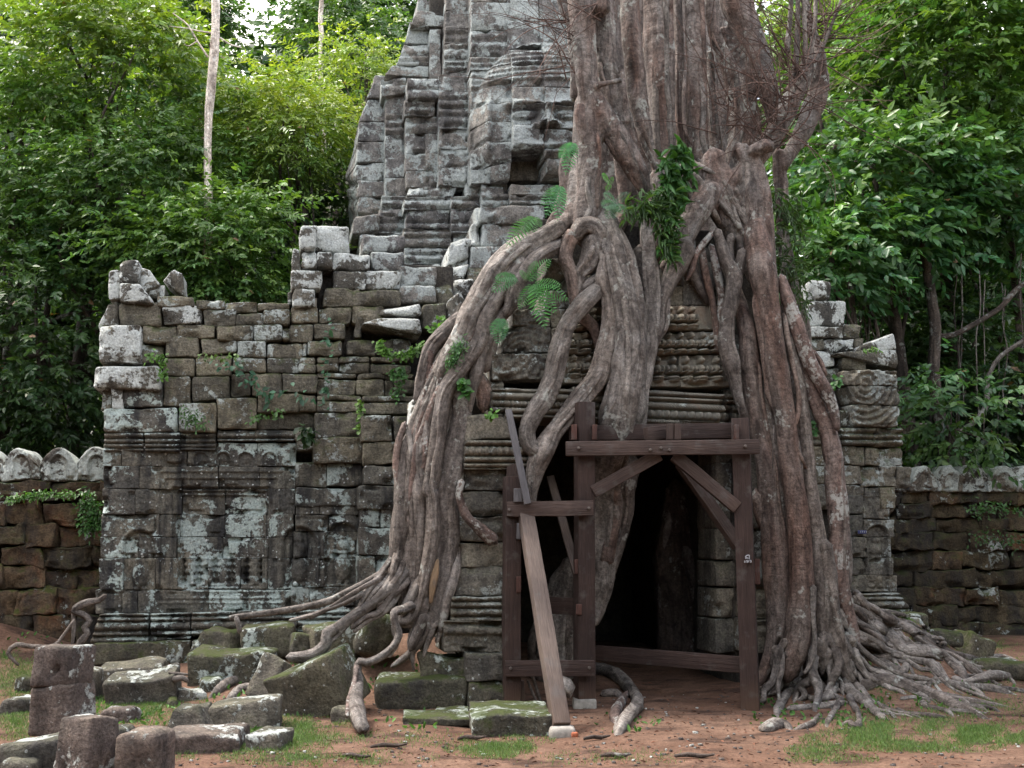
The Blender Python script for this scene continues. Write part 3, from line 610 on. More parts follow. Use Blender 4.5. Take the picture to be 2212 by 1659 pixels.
for q, f, d in [([(1386, 770), (1470, 768), (1464, 838), (1386, 838)], row([1416, 1449.5, 1478], 824, 52), 0.04), ([(1466, 768), (1572, 766), (1574, 836), (1466, 838)], row([1449.5, 1478, 1510, 1543], 824, 52), 0.0), ([(1400, 719), (1562, 717), (1562, 766), (1396, 767)], row([1416, 1440, 1465.5, 1489, 1514, 1539], 765, 45), 0.05),
                ([(1400, 660), (1560, 660), (1560, 716), (1400, 716)], row([1419, 1443, 1467, 1491], 712, 48), 0.12), ([(1215, 768), (1386, 770), (1386, 832), (1215, 830)], row([1237, 1268, 1300, 1332, 1362], 818, 50), 0.06), ([(1205, 718), (1398, 719), (1396, 768), (1210, 767)], row([1232, 1262, 1290, 1318, 1346, 1372], 764, 44), 0.08), ([(1225, 665), (1398, 660), (1398, 716), (1215, 716)], row([1250, 1280, 1310, 1340, 1370], 712, 44), 0.14)]:
    block(porch, 0, q, PD + d + 0.06, 0.5, 'relief', name='carved_panel', relief=f, res=1.5, **LK)
swirl = lambda u, v: 0.018 * np.cos(np.hypot(u - 1130, (v - 775) * 0.9) / 11 * 2 * np.pi + 2 * fbm(np.stack([u * 0.03, v * 0.03, 0 * u], 1), 2)) * sst(1155, 1120, u) * sst(790, 760, v) * (v > 700) + grain(u, v, 0.035, 0.16)
for q, d in [((780, 712, 1148, 872), 0.02), ((842, 546, 1138, 706), 0.05), ((905, 440, 1140, 545), 0.1), ((1140, 560, 1260, 710), 0.1), ((1140, 440, 1300, 560), 0.15), ((1100, 330, 1270, 440), 0.2), ((1110, 130, 1240, 240), 0.25), ((1240, 235, 1440, 340), 0.3), ((1260, 340, 1440, 440), 0.28), ((780, 872, 860, 1090), 0.03)]:
    B5(q, PD + d, relief=swirl, res=3, er=0.01, rad=0.025)
for z, q, d in [(6, (0, 300, 150, 420), .2), (6, (140, 150, 330, 420), .22), (6, (10, 60, 330, 300), .3), (6, (330, 300, 500, 600), .3), (6, (330, 600, 500, 940), .25)]:
    block(porch, z, q, PD + d, 0.5, 'porch', res=6)
capr = lambda u, v: bands(v, [950, 962, 965, 984, 987, 998, 1001, 1010, 1012, 1020], 0.06) + 0.02 * np.cos(u / 15 * 2 * np.pi) * ((v > 964) & (v < 985))
B5([(625, 1085), (885, 1095), (955, 1240), (612, 1240)], -0.02, m='porch'); B5([(612, 1242), (1010, 1242), (1020, 1420), (608, 1420)], -0.1, relief=capr, res=2.4, er=0.008, rad=0.03, name='capital')
B5((615, 1420, 1015, 1545), 0.0); B5((618, 1548, 1010, 1705), 0.02)
basr = lambda u, v: bands(v, [1286, 1298, 1301, 1312, 1316, 1330, 1334, 1345, 1352, 1372], 0.05) + grain(u, v, 0.015, 0.2)
B8 = lambda r, d=PD, m='porch', **k: block(porch, 8, r, d, 0.6, m, **k)
B8((790, 130, 1110, 282), 0.0); B8((785, 285, 1110, 440), 0.02); B8((782, 442, 1110, 612), 0.0); B8((752, 615, 1110, 770), -0.05, relief=basr, res=3); B8((705, 772, 1110, 960), -0.1, relief=basr, res=3); B8((845, 962, 1110, 1142), -0.25, m='fallen'); B8((858, 1145, 1110, 1310), -0.28, m='mossy')
# right jamb, curved in the half light
B9 = lambda r, d, m='porch', **k: block(porch, 9, r, d, 0.6, m, rad=0.03, er=0.01, **k)
for y0, y1 in [(-360, -200), (-200, 0), (0, 200), (200, 392), (392, 560), (560, 752), (752, 960)]:
    B9((335, y0, 475, y1), 0.75); B9((540, y0, 720, y1), 0.35, relief=basr if y0 > 500 else None)
# passage behind the doorway
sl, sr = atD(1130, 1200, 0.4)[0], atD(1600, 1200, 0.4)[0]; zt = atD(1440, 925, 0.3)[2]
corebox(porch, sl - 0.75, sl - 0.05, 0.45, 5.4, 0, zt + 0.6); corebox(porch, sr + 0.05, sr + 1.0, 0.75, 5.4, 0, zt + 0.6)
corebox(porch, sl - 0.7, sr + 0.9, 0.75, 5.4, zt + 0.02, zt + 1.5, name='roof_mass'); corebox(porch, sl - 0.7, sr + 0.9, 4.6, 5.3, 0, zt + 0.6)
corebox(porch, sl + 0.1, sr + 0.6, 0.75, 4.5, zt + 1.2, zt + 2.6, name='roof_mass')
# weathered side of the porch seen between the roots on the left
for q, d in [((290, 985, 470, 1160), 0.5), ((370, 840, 520, 985), 0.6), ((300, 1170, 430, 1330), 0.75)]:
    block(porch, 5, q, d, 0.5, 'wing_w', rad=0.05, relief=(lambda u, v: bands(v, [862, 872, 875, 890, 894, 905, 910, 922], 0.05)) if q[1] == 985 else None, res=4)

# ------------------------------------------------------------------ RIGHT WING
rwing = root('gallery_wing', base_of(6, 1300, 2300, 3.3), 'short broken sandstone wing right of the tree with serpent-carved corner', 'temple wing')
RD = 3.1
Rw = lambda r, d=RD, m='wing', z=6, **k: block(rwing, z, r, d, 0.6, m, **k)
Rw((895, 268, 1042, 395), RD + .3, 'wing_w', rad=0.1, er=0.03); Rw((895, 392, 1127, 552), RD + .3, 'wing_w', rad=0.06); Rw((895, 548, 1127, 617), RD + .2, 'wing_w'); Rw((1130, 525, 1227, 617), RD + .3, rad=0.08); Rw((1005, 620, 1187, 697), RD + .2, 'wing_w'); Rw((1187, 620, 1238, 692), RD + .3); Rw((910, 620, 1003, 692), RD + .2)
Rw([(1215, 672), (1425, 588), (1445, 695), (1200, 702)], RD + .05, 'wing_w', rad=0.04); Rw([(1065, 712), (1260, 688), (1447, 692), (1447, 808)], RD, 'wing_w'); Rw((1110, 740, 1260, 812), RD + .1); Rw((940, 690, 1062, 795), RD + .15, 'wing_w'); Rw((960, 795, 1115, 890), RD + .2); Rw((1020, 890, 1135, 1060), RD + .25); Rw((1085, 1060, 1187, 1157), RD + .05, 'mossy')
naga = lambda u, v: 0.028 * np.cos(np.hypot(u - 1870, (v - 830) * 0.9) / 13 * 2 * np.pi) * sst(1830, 1850, u) + grain(u, v, 0.03, 0.22)
for q in [[(1112, 812), (1452, 815), (1458, 912), (1130, 905)], [(1130, 907), (1458, 913), (1455, 1025), (1165, 1018)], [(1165, 1020), (1455, 1027), (1440, 1160), (1192, 1155)]]:
    Rw(q, RD - 0.1, 'porch', relief=naga, res=3, rad=0.04)
cr = lambda u, v: bands(v, [Z(6, 0, y)[1] for y in (1162, 1195, 1205, 1232, 1240, 1275)], 0.06)
Rw((900, 1162, 1092, 1278), RD + .05, relief=cr, res=3); Rw((1092, 1162, 1298, 1278), RD, relief=cr, res=3); Rw((1300, 1165, 1470, 1278), RD, relief=cr, res=3)
rr = lambda u, v: grain(u, v, 0.025, 0.22)
for q in [(905, 1280, 1090, 1395), (1092, 1282, 1238, 1395), (1240, 1285, 1392, 1395), (1395, 1280, 1472, 1395), (905, 1397, 1110, 1510), (1112, 1397, 1220, 1510), (1222, 1397, 1330, 1522), (1332, 1397, 1440, 1522), (1440, 1400, 1530, 1535), (905, 1512, 1080, 1660), (1082, 1512, 1238, 1660), (1240, 1524, 1330, 1660), (1332, 1524, 1430, 1660)]:
    Rw(q, m='porch' if random.random() < .5 else 'wing', relief=rr, res=3.4, rad=0.02)
def rrel(u, v):
    cu, vt, vb = Z(9, 1318, 0)[0], Z(9, 0, 195)[1], Z(9, 0, 560)[1]
    return grain(u, v, 0.012, 0.25) + niche(u, v, cu, vt - 3, vb + 4, 22, 0.05) + standing(u, v, cu, vt + 12, vb)
for q in [(1100, 0, 1232, 117), (1235, 0, 1422, 145), (1100, 118, 1235, 250), (1236, 147, 1428, 252), (1140, 252, 1250, 380), (1250, 254, 1405, 380), (1150, 382, 1250, 482), (1250, 382, 1420, 484), (1160, 484, 1445, 592)]:
    Rw(q, z=9, m='porch', relief=rrel, res=2.2, rad=0.015, er=0.008, dj=0.01)
rb = lambda u, v: bands(v, [Z(9, 0, y)[1] for y in (590, 612, 618, 640, 646, 690, 700, 720)], 0.05)
Rw([(1180, 594), (1448, 592), (1520, 690), (1190, 718)], RD - 0.12, 'porch', z=9, relief=rb, res=3); Rw([(1150, 718), (1524, 692), (1535, 790), (1150, 800)], RD - 0.2, 'mossy', z=9)
s0 = atD(*Z(6, 900, 1300), RD)[0]; s1 = atD(*Z(6, 1440, 1300), RD)[0]
corebox(rwing, s0 - 1.4, s1 - 0.05, RD + 0.25, RD + 1.5, 0, atD(*Z(6, 1200, 830), RD)[2]); corebox(rwing, s0 - 1.4, s0 + 0.9, RD + 0.55, RD + 1.4, 0, atD(*Z(6, 1200, 640), RD)[2])
_p = atDW(*Z(9, 1230, 222), RD - 0.05)
sgn = mesh('number_plate', *(lambda P, F: (P + _p - np.array([0.07, 0.0, 0.03]), F))(*rbox((0.13, 0.012, 0.05), 0.004, (4, 4, 4))), M['plate'], rwing)
for k in range(4):
    P, F = rbox((0.01, 0.006, 0.026), 0.002, (4, 4, 4)); mesh('painted_mark', P + _p + np.array([-0.035 + k * 0.028, -0.005, -0.015]), F, M['chalk'], sgn)

# ------------------------------------------------------------------ LATERITE ENCLOSURE WALLS
lwall = root('enclosure_wall', base_of(0, 110, 1390, 3.9), 'mossy red laterite wall with white-lichened lotus coping at the left edge', 'wall')
def coping(parent, us, vt, vb, d, mat='coping'):
    for i in range(len(us) - 1):
        cu = (us[i] + us[i + 1]) / 2; hw = (us[i + 1] - us[i]) / 2
        def rel(u, v, cu=cu, hw=hw):
            return niche(u, v, cu, vt + 18, vb - 6, hw * 0.42, 0.04) + grain(u, v, 0.015, 0.3)
        def post(V, a, e, hw=hw):
            x = 2 * a - 1; top = 1 - 0.5 * np.abs(x) ** 2.0
            V = V.copy(); zb = V[:, 2].min(); V[:, 2] = zb + (V[:, 2] - zb) * (1 - e * (1 - top)); return V
        block(parent, 0, (us[i], vt, us[i + 1], vb), d, 0.6, mat, name='coping_stone', relief=rel, post=post, res=3.5, rad=0.05, er=random.uniform(0.02, 0.04), dj=0.05, gap=0.3, jit=1.6)
coping(lwall, [-150, -70, 6, 86, 168, 250], 966, 1037, 3.9)
def courses(parent, rows, u0, u1, d, mats, wmin, wmax, tall=0.0):
    for a, b in rows:
        u = u0 - random.uniform(0, 60)
        while u < u1:
            w_ = random.uniform(wmin, wmax); ue = min(u + w_, u1)
            dd = d + random.choice([0, 0, 0.02, 0.05, 0.12])
            block(parent, 0, (u, a + random.uniform(-2, 2), ue, b + random.uniform(-2, 2)), dd, 0.6, random.choice(mats), name='laterite_block', rad=0.03, er=0.05, res=4.5, jit=3, gap=0.2)
            u = ue
courses(lwall, [(1037, 1062), (1062, 1082)], -160, 238, 3.86, ['lat', 'lat_d'], 90, 150)
courses(lwall, [(1082, 1136), (1136, 1180), (1180, 1226), (1226, 1272), (1272, 1330), (1330, 1400)], -160, 236, 3.95, ['lat', 'lat', 'lat_d'], 60, 105)
corebox(lwall, -13.5, atD(236, 1200, 3.9)[0], 4.2, 4.9, 0, atD(100, 1040, 4.2)[2], mat='lat_d')
rwall = root('enclosure_wall', base_of(0, 2090, 1370, 3.9), 'dark mossy laterite wall with rounded coping stones at the right edge', 'wall')
coping(rwall, [1934, 1966, 2026, 2081, 2137, 2198, 2262, 2326], 1004, 1063, 3.9)
courses(rwall, [(1062, 1090), (1090, 1118), (1118, 1146), (1146, 1190), (1190, 1232), (1232, 1270), (1270, 1308), (1308, 1345), (1345, 1392)], 1936, 2330, 3.95, ['lat_d'] * 6 + ['lat'], 60, 140)
corebox(rwall, atD(1945, 1200, 3.9)[0], 13.0, 4.2, 4.9, 0, atD(2100, 1066, 4.2)[2], mat='lat_d')
# ------------------------------------------------------------------ tubes (roots, trunks, branches)
def catmull(P, R_, step):
    P = np.asarray(P, float); R_ = np.asarray(R_, float); n = len(P)
    if n == 2: P = np.array([P[0], (P[0] + P[1]) / 2, P[1]]); R_ = np.array([R_[0], R_.mean(), R_[1]]); n = 3
    A = np.vstack([2 * P[0] - P[1], P, 2 * P[-1] - P[-2]]); out, ro = [], []
    for i in range(n - 1):
        L = np.linalg.norm(P[i + 1] - P[i]); m = max(2, int(L / max(step, 0.35 * (R_[i] + R_[i + 1]) * 0.5)))
        t = np.linspace(0, 1, m, endpoint=False)[:, None]; p0, p1, p2, p3 = A[i:i + 4]
        out.append(0.5 * ((2 * p1) + (-p0 + p2) * t + (2 * p0 - 5 * p1 + 4 * p2 - p3) * t ** 2 + (-p0 + 3 * p1 - 3 * p2 + p3) * t ** 3))
        ro.append(R_[i] + (R_[i + 1] - R_[i]) * (t[:, 0] ** 2 * (3 - 2 * t[:, 0])))
    return np.vstack(out + [P[-1:]]), np.concatenate(ro + [R_[-1:]])
def tube(P, R_, ring=12, step=0.05, rough=0.2, cap=True, lobe=0.12, wob=0.0):
    C, r = catmull(P, R_, step); n = len(C)
    if cap:                                   # rounded ends
        C = np.vstack([C[0] - (C[1] - C[0]) / max(1e-6, np.linalg.norm(C[1] - C[0])) * r[0] * 0.9, C, C[-1] + (C[-1] - C[-2]) / max(1e-6, np.linalg.norm(C[-1] - C[-2])) * r[-1] * 0.9])
        r = np.concatenate([[r[0] * 0.04], r, [r[-1] * 0.04]]); n += 2
    if wob: C = C + wob * r[:, None] * vec3(C * 2.2 + random.uniform(0, 60), 2)
    Tn = np.gradient(C, axis=0); Tn /= np.maximum(1e-9, np.linalg.norm(Tn, axis=1))[:, None]
    N = np.zeros_like(C); a = np.array([0, -1.0, 0.2]); a = a - Tn[0] * (a @ Tn[0]); N[0] = a / np.linalg.norm(a)
    for i in range(1, n):
        v = N[i - 1] - Tn[i] * (N[i - 1] @ Tn[i]); N[i] = v / max(1e-9, np.linalg.norm(v))
    Bn = np.cross(Tn, N); th = np.linspace(0, 2 * np.pi, ring, endpoint=False)
    s = np.concatenate([[0], np.cumsum(np.linalg.norm(np.diff(C, axis=0), axis=1))])
    ct, st = np.cos(th), np.sin(th); k = random.uniform(0, 100); nl = random.choice([2, 3, 4, 5]); ph = random.uniform(0, 6.28)
    tc = np.stack([np.outer(r, ct), np.outer(r, st), np.repeat(s[:, None], ring, 1)], 2).reshape(-1, 3)
    q = np.stack([np.outer(r * 0 + 1.3, ct), np.outer(r * 0 + 1.3, st), np.repeat((s / np.maximum(0.05, 3.2 * r.mean()))[:, None], ring, 1)], 2).reshape(-1, 3)
    rr = np.repeat(r, ring) * (1 + rough * fbm(q + k, 3) + 0.35 * rough * fbm(q * np.array([2.6, 2.6, 0.22]) + k, 2) + lobe * np.cos(nl * np.tile(th, n) + ph + 1.5 * np.repeat(vnoise(np.stack([s * 0.6 + k, s * 0, s * 0], 1)), ring)))
    V = np.repeat(C, ring, 0) + rr[:, None] * (np.repeat(N, ring, 0) * np.tile(ct, n)[:, None] + np.repeat(Bn, ring, 0) * np.tile(st, n)[:, None])
    i = np.arange(n - 1)[:, None] * ring; j = np.arange(ring)[None]; jn = (j + 1) % ring
    F = np.stack([i + j, i + jn, i + ring + jn, i + ring + j], 2).reshape(-1, 4)
    caps = [list(range(ring))[::-1], list(range((n - 1) * ring, n * ring))]
    return V, F, tc + k
def tubeobj(name, P, R_, mat, parent, **k):
    V, F, tc = tube(P, R_, **k); return mesh(name, V, F, M[mat], parent, tc=tc)

def z9(l): return [(x, y + 1575, w_) for x, y, w_ in l]
def z8(l): return [(x - 221.2, y + 1575, w_) for x, y, w_ in l]
# ------------------------------------------------------------------ STRANGLER FIG
fig = root('strangler_fig', base_of(0, 1740, 1440, 0.0), 'huge strangler fig with thick grey-brown roots pouring over the stone gate', 'tree')
def RT(z, pts, d, mat='bark', name='root', ring=None, kids=None, **k):
    """pts: (x, y, half width[, d]) in zoom window z; the root lies at depth d in the temple frame"""
    P, Rr = [], []
    for p in pts:
        u, v = Z(p[4] if len(p) > 4 else z, p[0], p[1]); dd = p[3] if len(p) > 3 and p[3] is not None else d
        w_ = atDW(u, v, dd); P.append(w_); Rr.append(p[2] * ZO[z][2] * (w_[1] / FPX) * 1.02)
    if ring is None: ring = 18 if max(Rr) > 0.12 else 12
    if kids is None: kids = (3 if max(Rr) > 0.13 else 2 if max(Rr) > 0.085 else 0) if len(pts) > 4 else 0
    PA, RA = np.array(P), np.array(Rr); n_ = len(PA)
    for q in range(kids):                       # slimmer roots grown along the big one
        i0 = random.randint(0, max(0, n_ // 2 - 1)); i1 = random.randint(min(n_ - 1, i0 + 3), n_ - 1); a0 = random.uniform(-1.35, 1.35); a1 = a0 + random.uniform(-0.9, 0.9)
        m_ = i1 - i0 + 1; aa = np.linspace(a0, a1, m_) + np.array([random.uniform(-0.2, 0.2) for _ in range(m_)]); off = RA[i0:i1 + 1] * 0.93
        KP = PA[i0:i1 + 1] + np.stack([np.sin(aa) * off, -np.cos(aa) * off * 0.9, np.zeros(m_)], 1); kr = RA[i0:i1 + 1].mean() * random.uniform(0.2, 0.38); KR = kr * np.linspace(0.9, 1.0, m_); KR[0] *= 0.3; KR[-1] *= 0.3; KP[0] = PA[i0]; KP[-1] = PA[i1]
        if m_ > 2: tubeobj(name, KP, KR, random.choice([mat, 'bark', 'bark_grey']) if mat != 'rawwood' else 'bark', fig, ring=9, wob=0.5)
    return tubeobj(name, P, Rr, mat, fig, ring=ring, **k)
STEMS, SKIDS = [], []
def TR(pts, d, mat='bark', z=2, **k):
    P, Rr = [], []
    for p in pts:
        w_ = atDW(*Z(z, p[0], p[1]), d); P.append(w_); Rr.append(p[2] * K * w_[1] / FPX * 0.84)
    if max(Rr) > 0.1 and d < 1.2 and len(P) > 3: SKIDS.append((np.array(P), np.array(Rr)))
    STEMS.append(tube(P, Rr, ring=20, lobe=0.09, rough=0.2, **k)[:2])
def fuse(name, parts, mat, parent, voxel=0.026, it=2):
    """grow separate stems together into one skin, as the fig's stems have"""
    V, F, n = [], [], 0
    for v_, f_ in parts: V.append(v_); F.append(f_ + n); n += len(v_)
    o = mesh(name, np.vstack(V), np.vstack(F), M[mat], parent); m1 = o.modifiers.new('remesh', 'REMESH'); m1.mode = 'VOXEL'; m1.voxel_size = voxel; m1.use_smooth_shade = True
    m2 = o.modifiers.new('smooth', 'SMOOTH'); m2.factor = 0.5; m2.iterations = it
    dg = bpy.context.evaluated_depsgraph_get(); me = bpy.data.meshes.new_from_object(o.evaluated_get(dg)); o.modifiers.clear(); o.data = me
    if not me.materials: me.materials.append(M[mat])
    co = np.zeros(len(me.vertices) * 3, np.float32); me.vertices.foreach_get('co', co); co = co.reshape(-1, 3).astype(float); no = np.zeros(len(co) * 3, np.float32); me.vertices.foreach_get('normal', no); no = no.reshape(-1, 3)
    w_ = co + WL[o.name]; amp = 0.012 * fbm(w_ * np.array([9, 9, 2.2]), 3) + 0.008 * fbm(w_ * np.array([5, 5, 16]), 2)
    me.vertices.foreach_set('co', (co + no * amp[:, None]).astype(np.float32).ravel())
    at = me.attributes.new('tc', 'FLOAT_VECTOR', 'POINT'); at.data.foreach_set('vector', w_.astype(np.float32).ravel()); me.update()
    return o
# trunk stems above the porch
TR([(1520, -200, 120), (1540, 0, 115), (1555, 200, 108), (1570, 400, 98), (1590, 560, 92), (1680, 700, 95), (1760, 830, 95), (1830, 950, 100), (1895, 1050, 92), (1925, 1150, 60), (1925, 1205, 30)], 0.1, 'bark')
TR([(1590, 600, 85), (1585, 700, 100), (1590, 850, 108), (1600, 1000, 100), (1600, 1150, 95), (1590, 1280, 92), (1570, 1370, 88), (1560, 1450, 90)], 0.15, 'bark_red')
TR([(1660, -200, 85), (1680, 100, 82), (1690, 300, 80), (1705, 430, 72), (1740, 550, 62), (1765, 660, 72), (1795, 760, 78), (1840, 880, 60)], 0.25, 'bark_red')
TR([(1830, -200, 75), (1840, 0, 75), (1850, 200, 80), (1870, 400, 86), (1890, 600, 80), (1920, 750, 70), (1960, 900, 50), (2000, 1020, 36), (2022, 1120, 20)], 0.35, 'bark_red')
TR([(1450, -200, 80), (1460, 0, 72), (1500, 180, 56), (1512, 400, 46), (1505, 600, 36)], 0.6, 'bark')
TR([(1985, -200, 95), (2000, 0, 95), (2005, 300, 92), (2030, 600, 90), (2040, 900, 88), (2060, 1100, 95)], 0.6, 'bark_grey')
TR([(1790, 430, 25), (1810, 600, 28), (1830, 740, 25)], 0.1, 'bark_red'); TR([(1630, 522, 24), (1700, 505, 22), (1785, 488, 24)], -0.05, 'bark')
TR([(1545, 640, 34), (1535, 690, 42), (1548, 770, 44), (1558, 870, 22)], -0.12, 'bark_pale'); TR([(1670, 10, 72), (1670, 70, 70)], -0.05, 'bark_red')
TR([(1480, 900, 40), (1440, 1020, 45), (1440, 1150, 40), (1400, 1300, 45), (1350, 1380, 40)], 0.45, 'bark'); TR([(1520, 950, 40), (1500, 1150, 50), (1480, 1300, 55), (1400, 1400, 60)], 0.3, 'bark')
TR([(1780, 900, 60), (1800, 1050, 60), (1820, 1250, 55), (1760, 1400, 60)], 0.7, 'bark'); TR([(1650, 1250, 55), (1690, 1350, 60), (1740, 1450, 70), (1770, 1560, 80), (1790, 1660, 85)], 0.2, 'bark')
T3 = lambda pts, d, mat='bark_grey', **k: TR(pts, d, mat, z=3, **k)
T3([(205, -200, 75), (210, 0, 72), (215, 300, 76), (225, 600, 72), (232, 850, 66), (265, 1000, 62), (300, 1100, 60)], 0.45); T3([(95, -150, 40), (110, 200, 38), (120, 500, 38), (130, 800, 45), (150, 1000, 60)], 0.75, 'bark')
T3([(152, 430, 18), (142, 600, 16), (150, 780, 18), (195, 890, 14)], 0.3, 'bark_red'); T3([(300, -150, 40), (310, 100, 42), (350, 250, 52), (420, 420, 60), (450, 600, 60), (462, 800, 58), (430, 1000, 50), (400, 1100, 40)], 0.6)
T3([(440, -200, 135), (460, 0, 130), (520, 150, 112), (590, 330, 92), (640, 500, 82), (680, 620, 75), (700, 760, 60), (690, 900, 50)], 0.75, 'bark_grey'); T3([(300, 330, 40), (310, 600, 45), (330, 800, 45), (350, 1000, 60)], 0.8, 'bark')
T3([(520, 420, 45), (540, 600, 55), (560, 800, 70), (570, 1000, 90)], 0.9, 'bark'); T3([(380, 180, 40), (470, 380, 45), (510, 600, 50), (500, 800, 55)], 0.95, 'bark')
T3([(470, 1130, 60), (530, 1030, 66), (610, 930, 82), (720, 760, 76), (800, 600, 70), (865, 480, 66), (905, 370, 58)], 0.15, 'bark_red'); T3([(880, -120, 22), (900, 100, 26), (940, 260, 36), (955, 400, 70), (965, 520, 74), (930, 650, 82), (870, 790, 72), (800, 920, 52), (745, 1020, 46)], 0.5, 'bark_red')
T3([(420, 1120, 55), (480, 1040, 55), (560, 930, 50)], 0.05, 'bark'); T3([(560, 920, 45), (640, 890, 58), (665, 900, 52)], -0.12, 'bark_pale')
T3([(480, 900, 70), (560, 1050, 110), (575, 1200, 130), (590, 1400, 130), (610, 1600, 118), (625, 1700, 108)], 0.05, 'bark'); T3([(320, 950, 90), (340, 1100, 115), (380, 1230, 120), (450, 1370, 115), (520, 1500, 110), (560, 1620, 80)], 0.15, 'bark_grey')
T3([(715, 930, 50), (735, 1150, 56), (745, 1400, 48), (762, 1600, 46), (775, 1700, 40)], 0.55, 'bark_grey'); T3([(160, 1000, 80), (220, 1130, 90), (250, 1250, 60)], 0.3, 'bark')
T3([(320, 1150, 90), (240, 1270, 95), (160, 1400, 90), (100, 1520, 80), (50, 1640, 62)], 0.05, 'bark'); T3([(30, 1050, 110), (60, 1200, 120), (70, 1350, 110), (60, 1500, 95)], 0.4, 'bark'); T3([(-60, 1250, 90), (-40, 1400, 100), (-30, 1560, 100)], 0.45, 'bark')
for x, d in [(1660, 1.9), (1760, 2.2), (1880, 2.2), (2060, 2.3), (2250, 2.3), (2400, 2.4)]:          # heart of the trunk, seen in the gaps
    TR([(x, -250, 140), (x, 300, 140), (x + 20, 700, 140), (x + 40, 1150, 150), (x + 30, 1500, 150)], d, 'bark')
fuse('trunk', STEMS, 'bark_mix', fig)
for PA, RA in SKIDS:                        # sinewy stems lying on the trunk
    for q in range(2):
        n_ = len(PA); i0 = random.randint(0, max(0, n_ - 4)); i1 = min(n_ - 1, i0 + random.randint(3, 6)); m_ = i1 - i0 + 1; aa = random.uniform(-1.2, 1.2) + np.cumsum([random.uniform(-0.3, 0.3) for _ in range(m_)])
        KP = PA[i0:i1 + 1] + np.stack([np.sin(aa), -np.cos(aa) * 0.95, 0 * aa], 1) * RA[i0:i1 + 1, None] * 0.95; KR = RA[i0:i1 + 1].mean() * random.uniform(0.16, 0.34) * np.ones(m_); KR[0] *= 0.3; KR[-1] *= 0.3; KP[0] = PA[i0]; KP[-1] = PA[i1]
        if m_ > 2: tubeobj('trunk_stem', KP, KR, random.choice(['bark', 'bark_grey', 'bark_red', 'bark_grey']), fig, ring=9, wob=0.6)
def strands(z, guide, n, rlo, rhi, mats, lohi=(0, 0.4)):
    """many thin roots side by side down a guide of (x, y, half width, d)"""
    g_ = np.array(guide, float); m_ = len(g_)
    for k in range(n):
        a = random.uniform(-1, 1); i0 = random.uniform(*lohi) * (m_ - 1); i1 = random.uniform(0.55, 1.0) * (m_ - 1); tt = np.linspace(i0, i1, 9); w0 = random.uniform(0, 50); P, Rr = [], []
        for j, t in enumerate(tt):
            x, y, hw, d = (np.interp(t, np.arange(m_), g_[:, c_]) for c_ in range(4)); o_ = np.clip(a + 0.45 * float(vnoise(np.array([[t * 0.9 + w0, 3.1, 0.2]]))[0]), -1.1, 1.1)
            p_ = atDW(*Z(z, x + hw * o_, y), d + 0.12 * o_ * o_ + 0.05 * random.random() + (0.15 if j in (0, 8) else 0)); P.append(p_); Rr.append(K * p_[1] / FPX * random.uniform(rlo, rhi) * (0.35 if j in (0, 8) else 1))
        rm = np.mean(Rr[1:-1]); Rr = [0.5 * (r_ + rm) if 0 < j < 8 else r_ for j, r_ in enumerate(Rr)]
        tubeobj('root', P, Rr, random.choice(mats), fig, ring=9, wob=0.6, rough=0.25)
strands(5, [(1130, 30, 70, 0.05), (960, 140, 90, -0.02), (830, 280, 105, -0.06), (730, 440, 105, -0.08), (640, 620, 100, -0.05), (545, 800, 100, 0.0), (475, 980, 110, 0.02), (430, 1200, 140, 0.02), (400, 1400, 150, 0.02), (395, 1600, 165, 0.04), (405, 1780, 175, 0.05), (430, 1980, 180, 0.05), (450, 2200, 150, 0.05)], 38, 11, 27, ['bark', 'bark_grey', 'bark_grey', 'bark_pale'])
strands(6, [(600, -60, 80, -0.1), (650, 200, 100, -0.28), (700, 450, 110, -0.36), (740, 700, 125, -0.38), (795, 950, 160, -0.38), (840, 1200, 190, -0.38), (870, 1450, 205, -0.38), (890, 1700, 220, -0.38), (900, 2000, 235, -0.38), (900, 2300, 250, -0.4), (900, 2480, 260, -0.42)], 3, 12, 22, ['bark', 'bark_grey', 'bark_red', 'bark_grey'])
strands(5, [(1520, 0, 80, -0.2), (1580, 250, 95, -0.32), (1620, 600, 90, -0.36), (1600, 900, 105, -0.38), (1550, 1180, 95, -0.34)], 8, 10, 24, ['bark_grey', 'bark'])
strands(3, [(150, 950, 120, 0.1), (330, 1100, 160, 0.0), (420, 1250, 190, -0.05), (520, 1450, 150, -0.08), (610, 1650, 110, -0.12)], 10, 12, 26, ['bark_grey', 'bark'])
# central roots in front of the pediment
C = lambda pts, d=-0.15, mat='bark', **k: RT(5, pts, d, mat, **k)
C([(1440, -170, 50, 0.25), (1480, -60, 72, 0.05), (1535, 120, 92, -0.15), (1590, 350, 98), (1618, 600, 92), (1612, 800, 100), (1580, 1000, 114), (1550, 1130, 110, -0.2), (1540, 1240, 104, -0.12), (1500, 1400, 88, 0.15), (1465, 1575, 76, 0.3), (1470, 1725, 80, 0.3), (1459, 1925, 68, 0.3), (1450, 2125, 60, 0.3), (1430, 2275, 40, 0.3), (1410, 2355, 20, 0.3)], -0.25, 'bark_grey', ring=28, rough=0.34, kids=5)
C([(1640, 640, 40), (1660, 800, 45), (1650, 950, 40), (1640, 1050, 30)], -0.3, 'bark_red')
C([(1270, -10, 55), (1238, 60, 50), (1225, 130, 46), (1262, 225, 42), (1288, 320, 46), (1285, 410, 34)], -0.05, 'bark_red'); C([(1390, 20, 75), (1395, 90, 72), (1370, 160, 62), (1318, 228, 42), (1300, 300, 40)], -0.05)
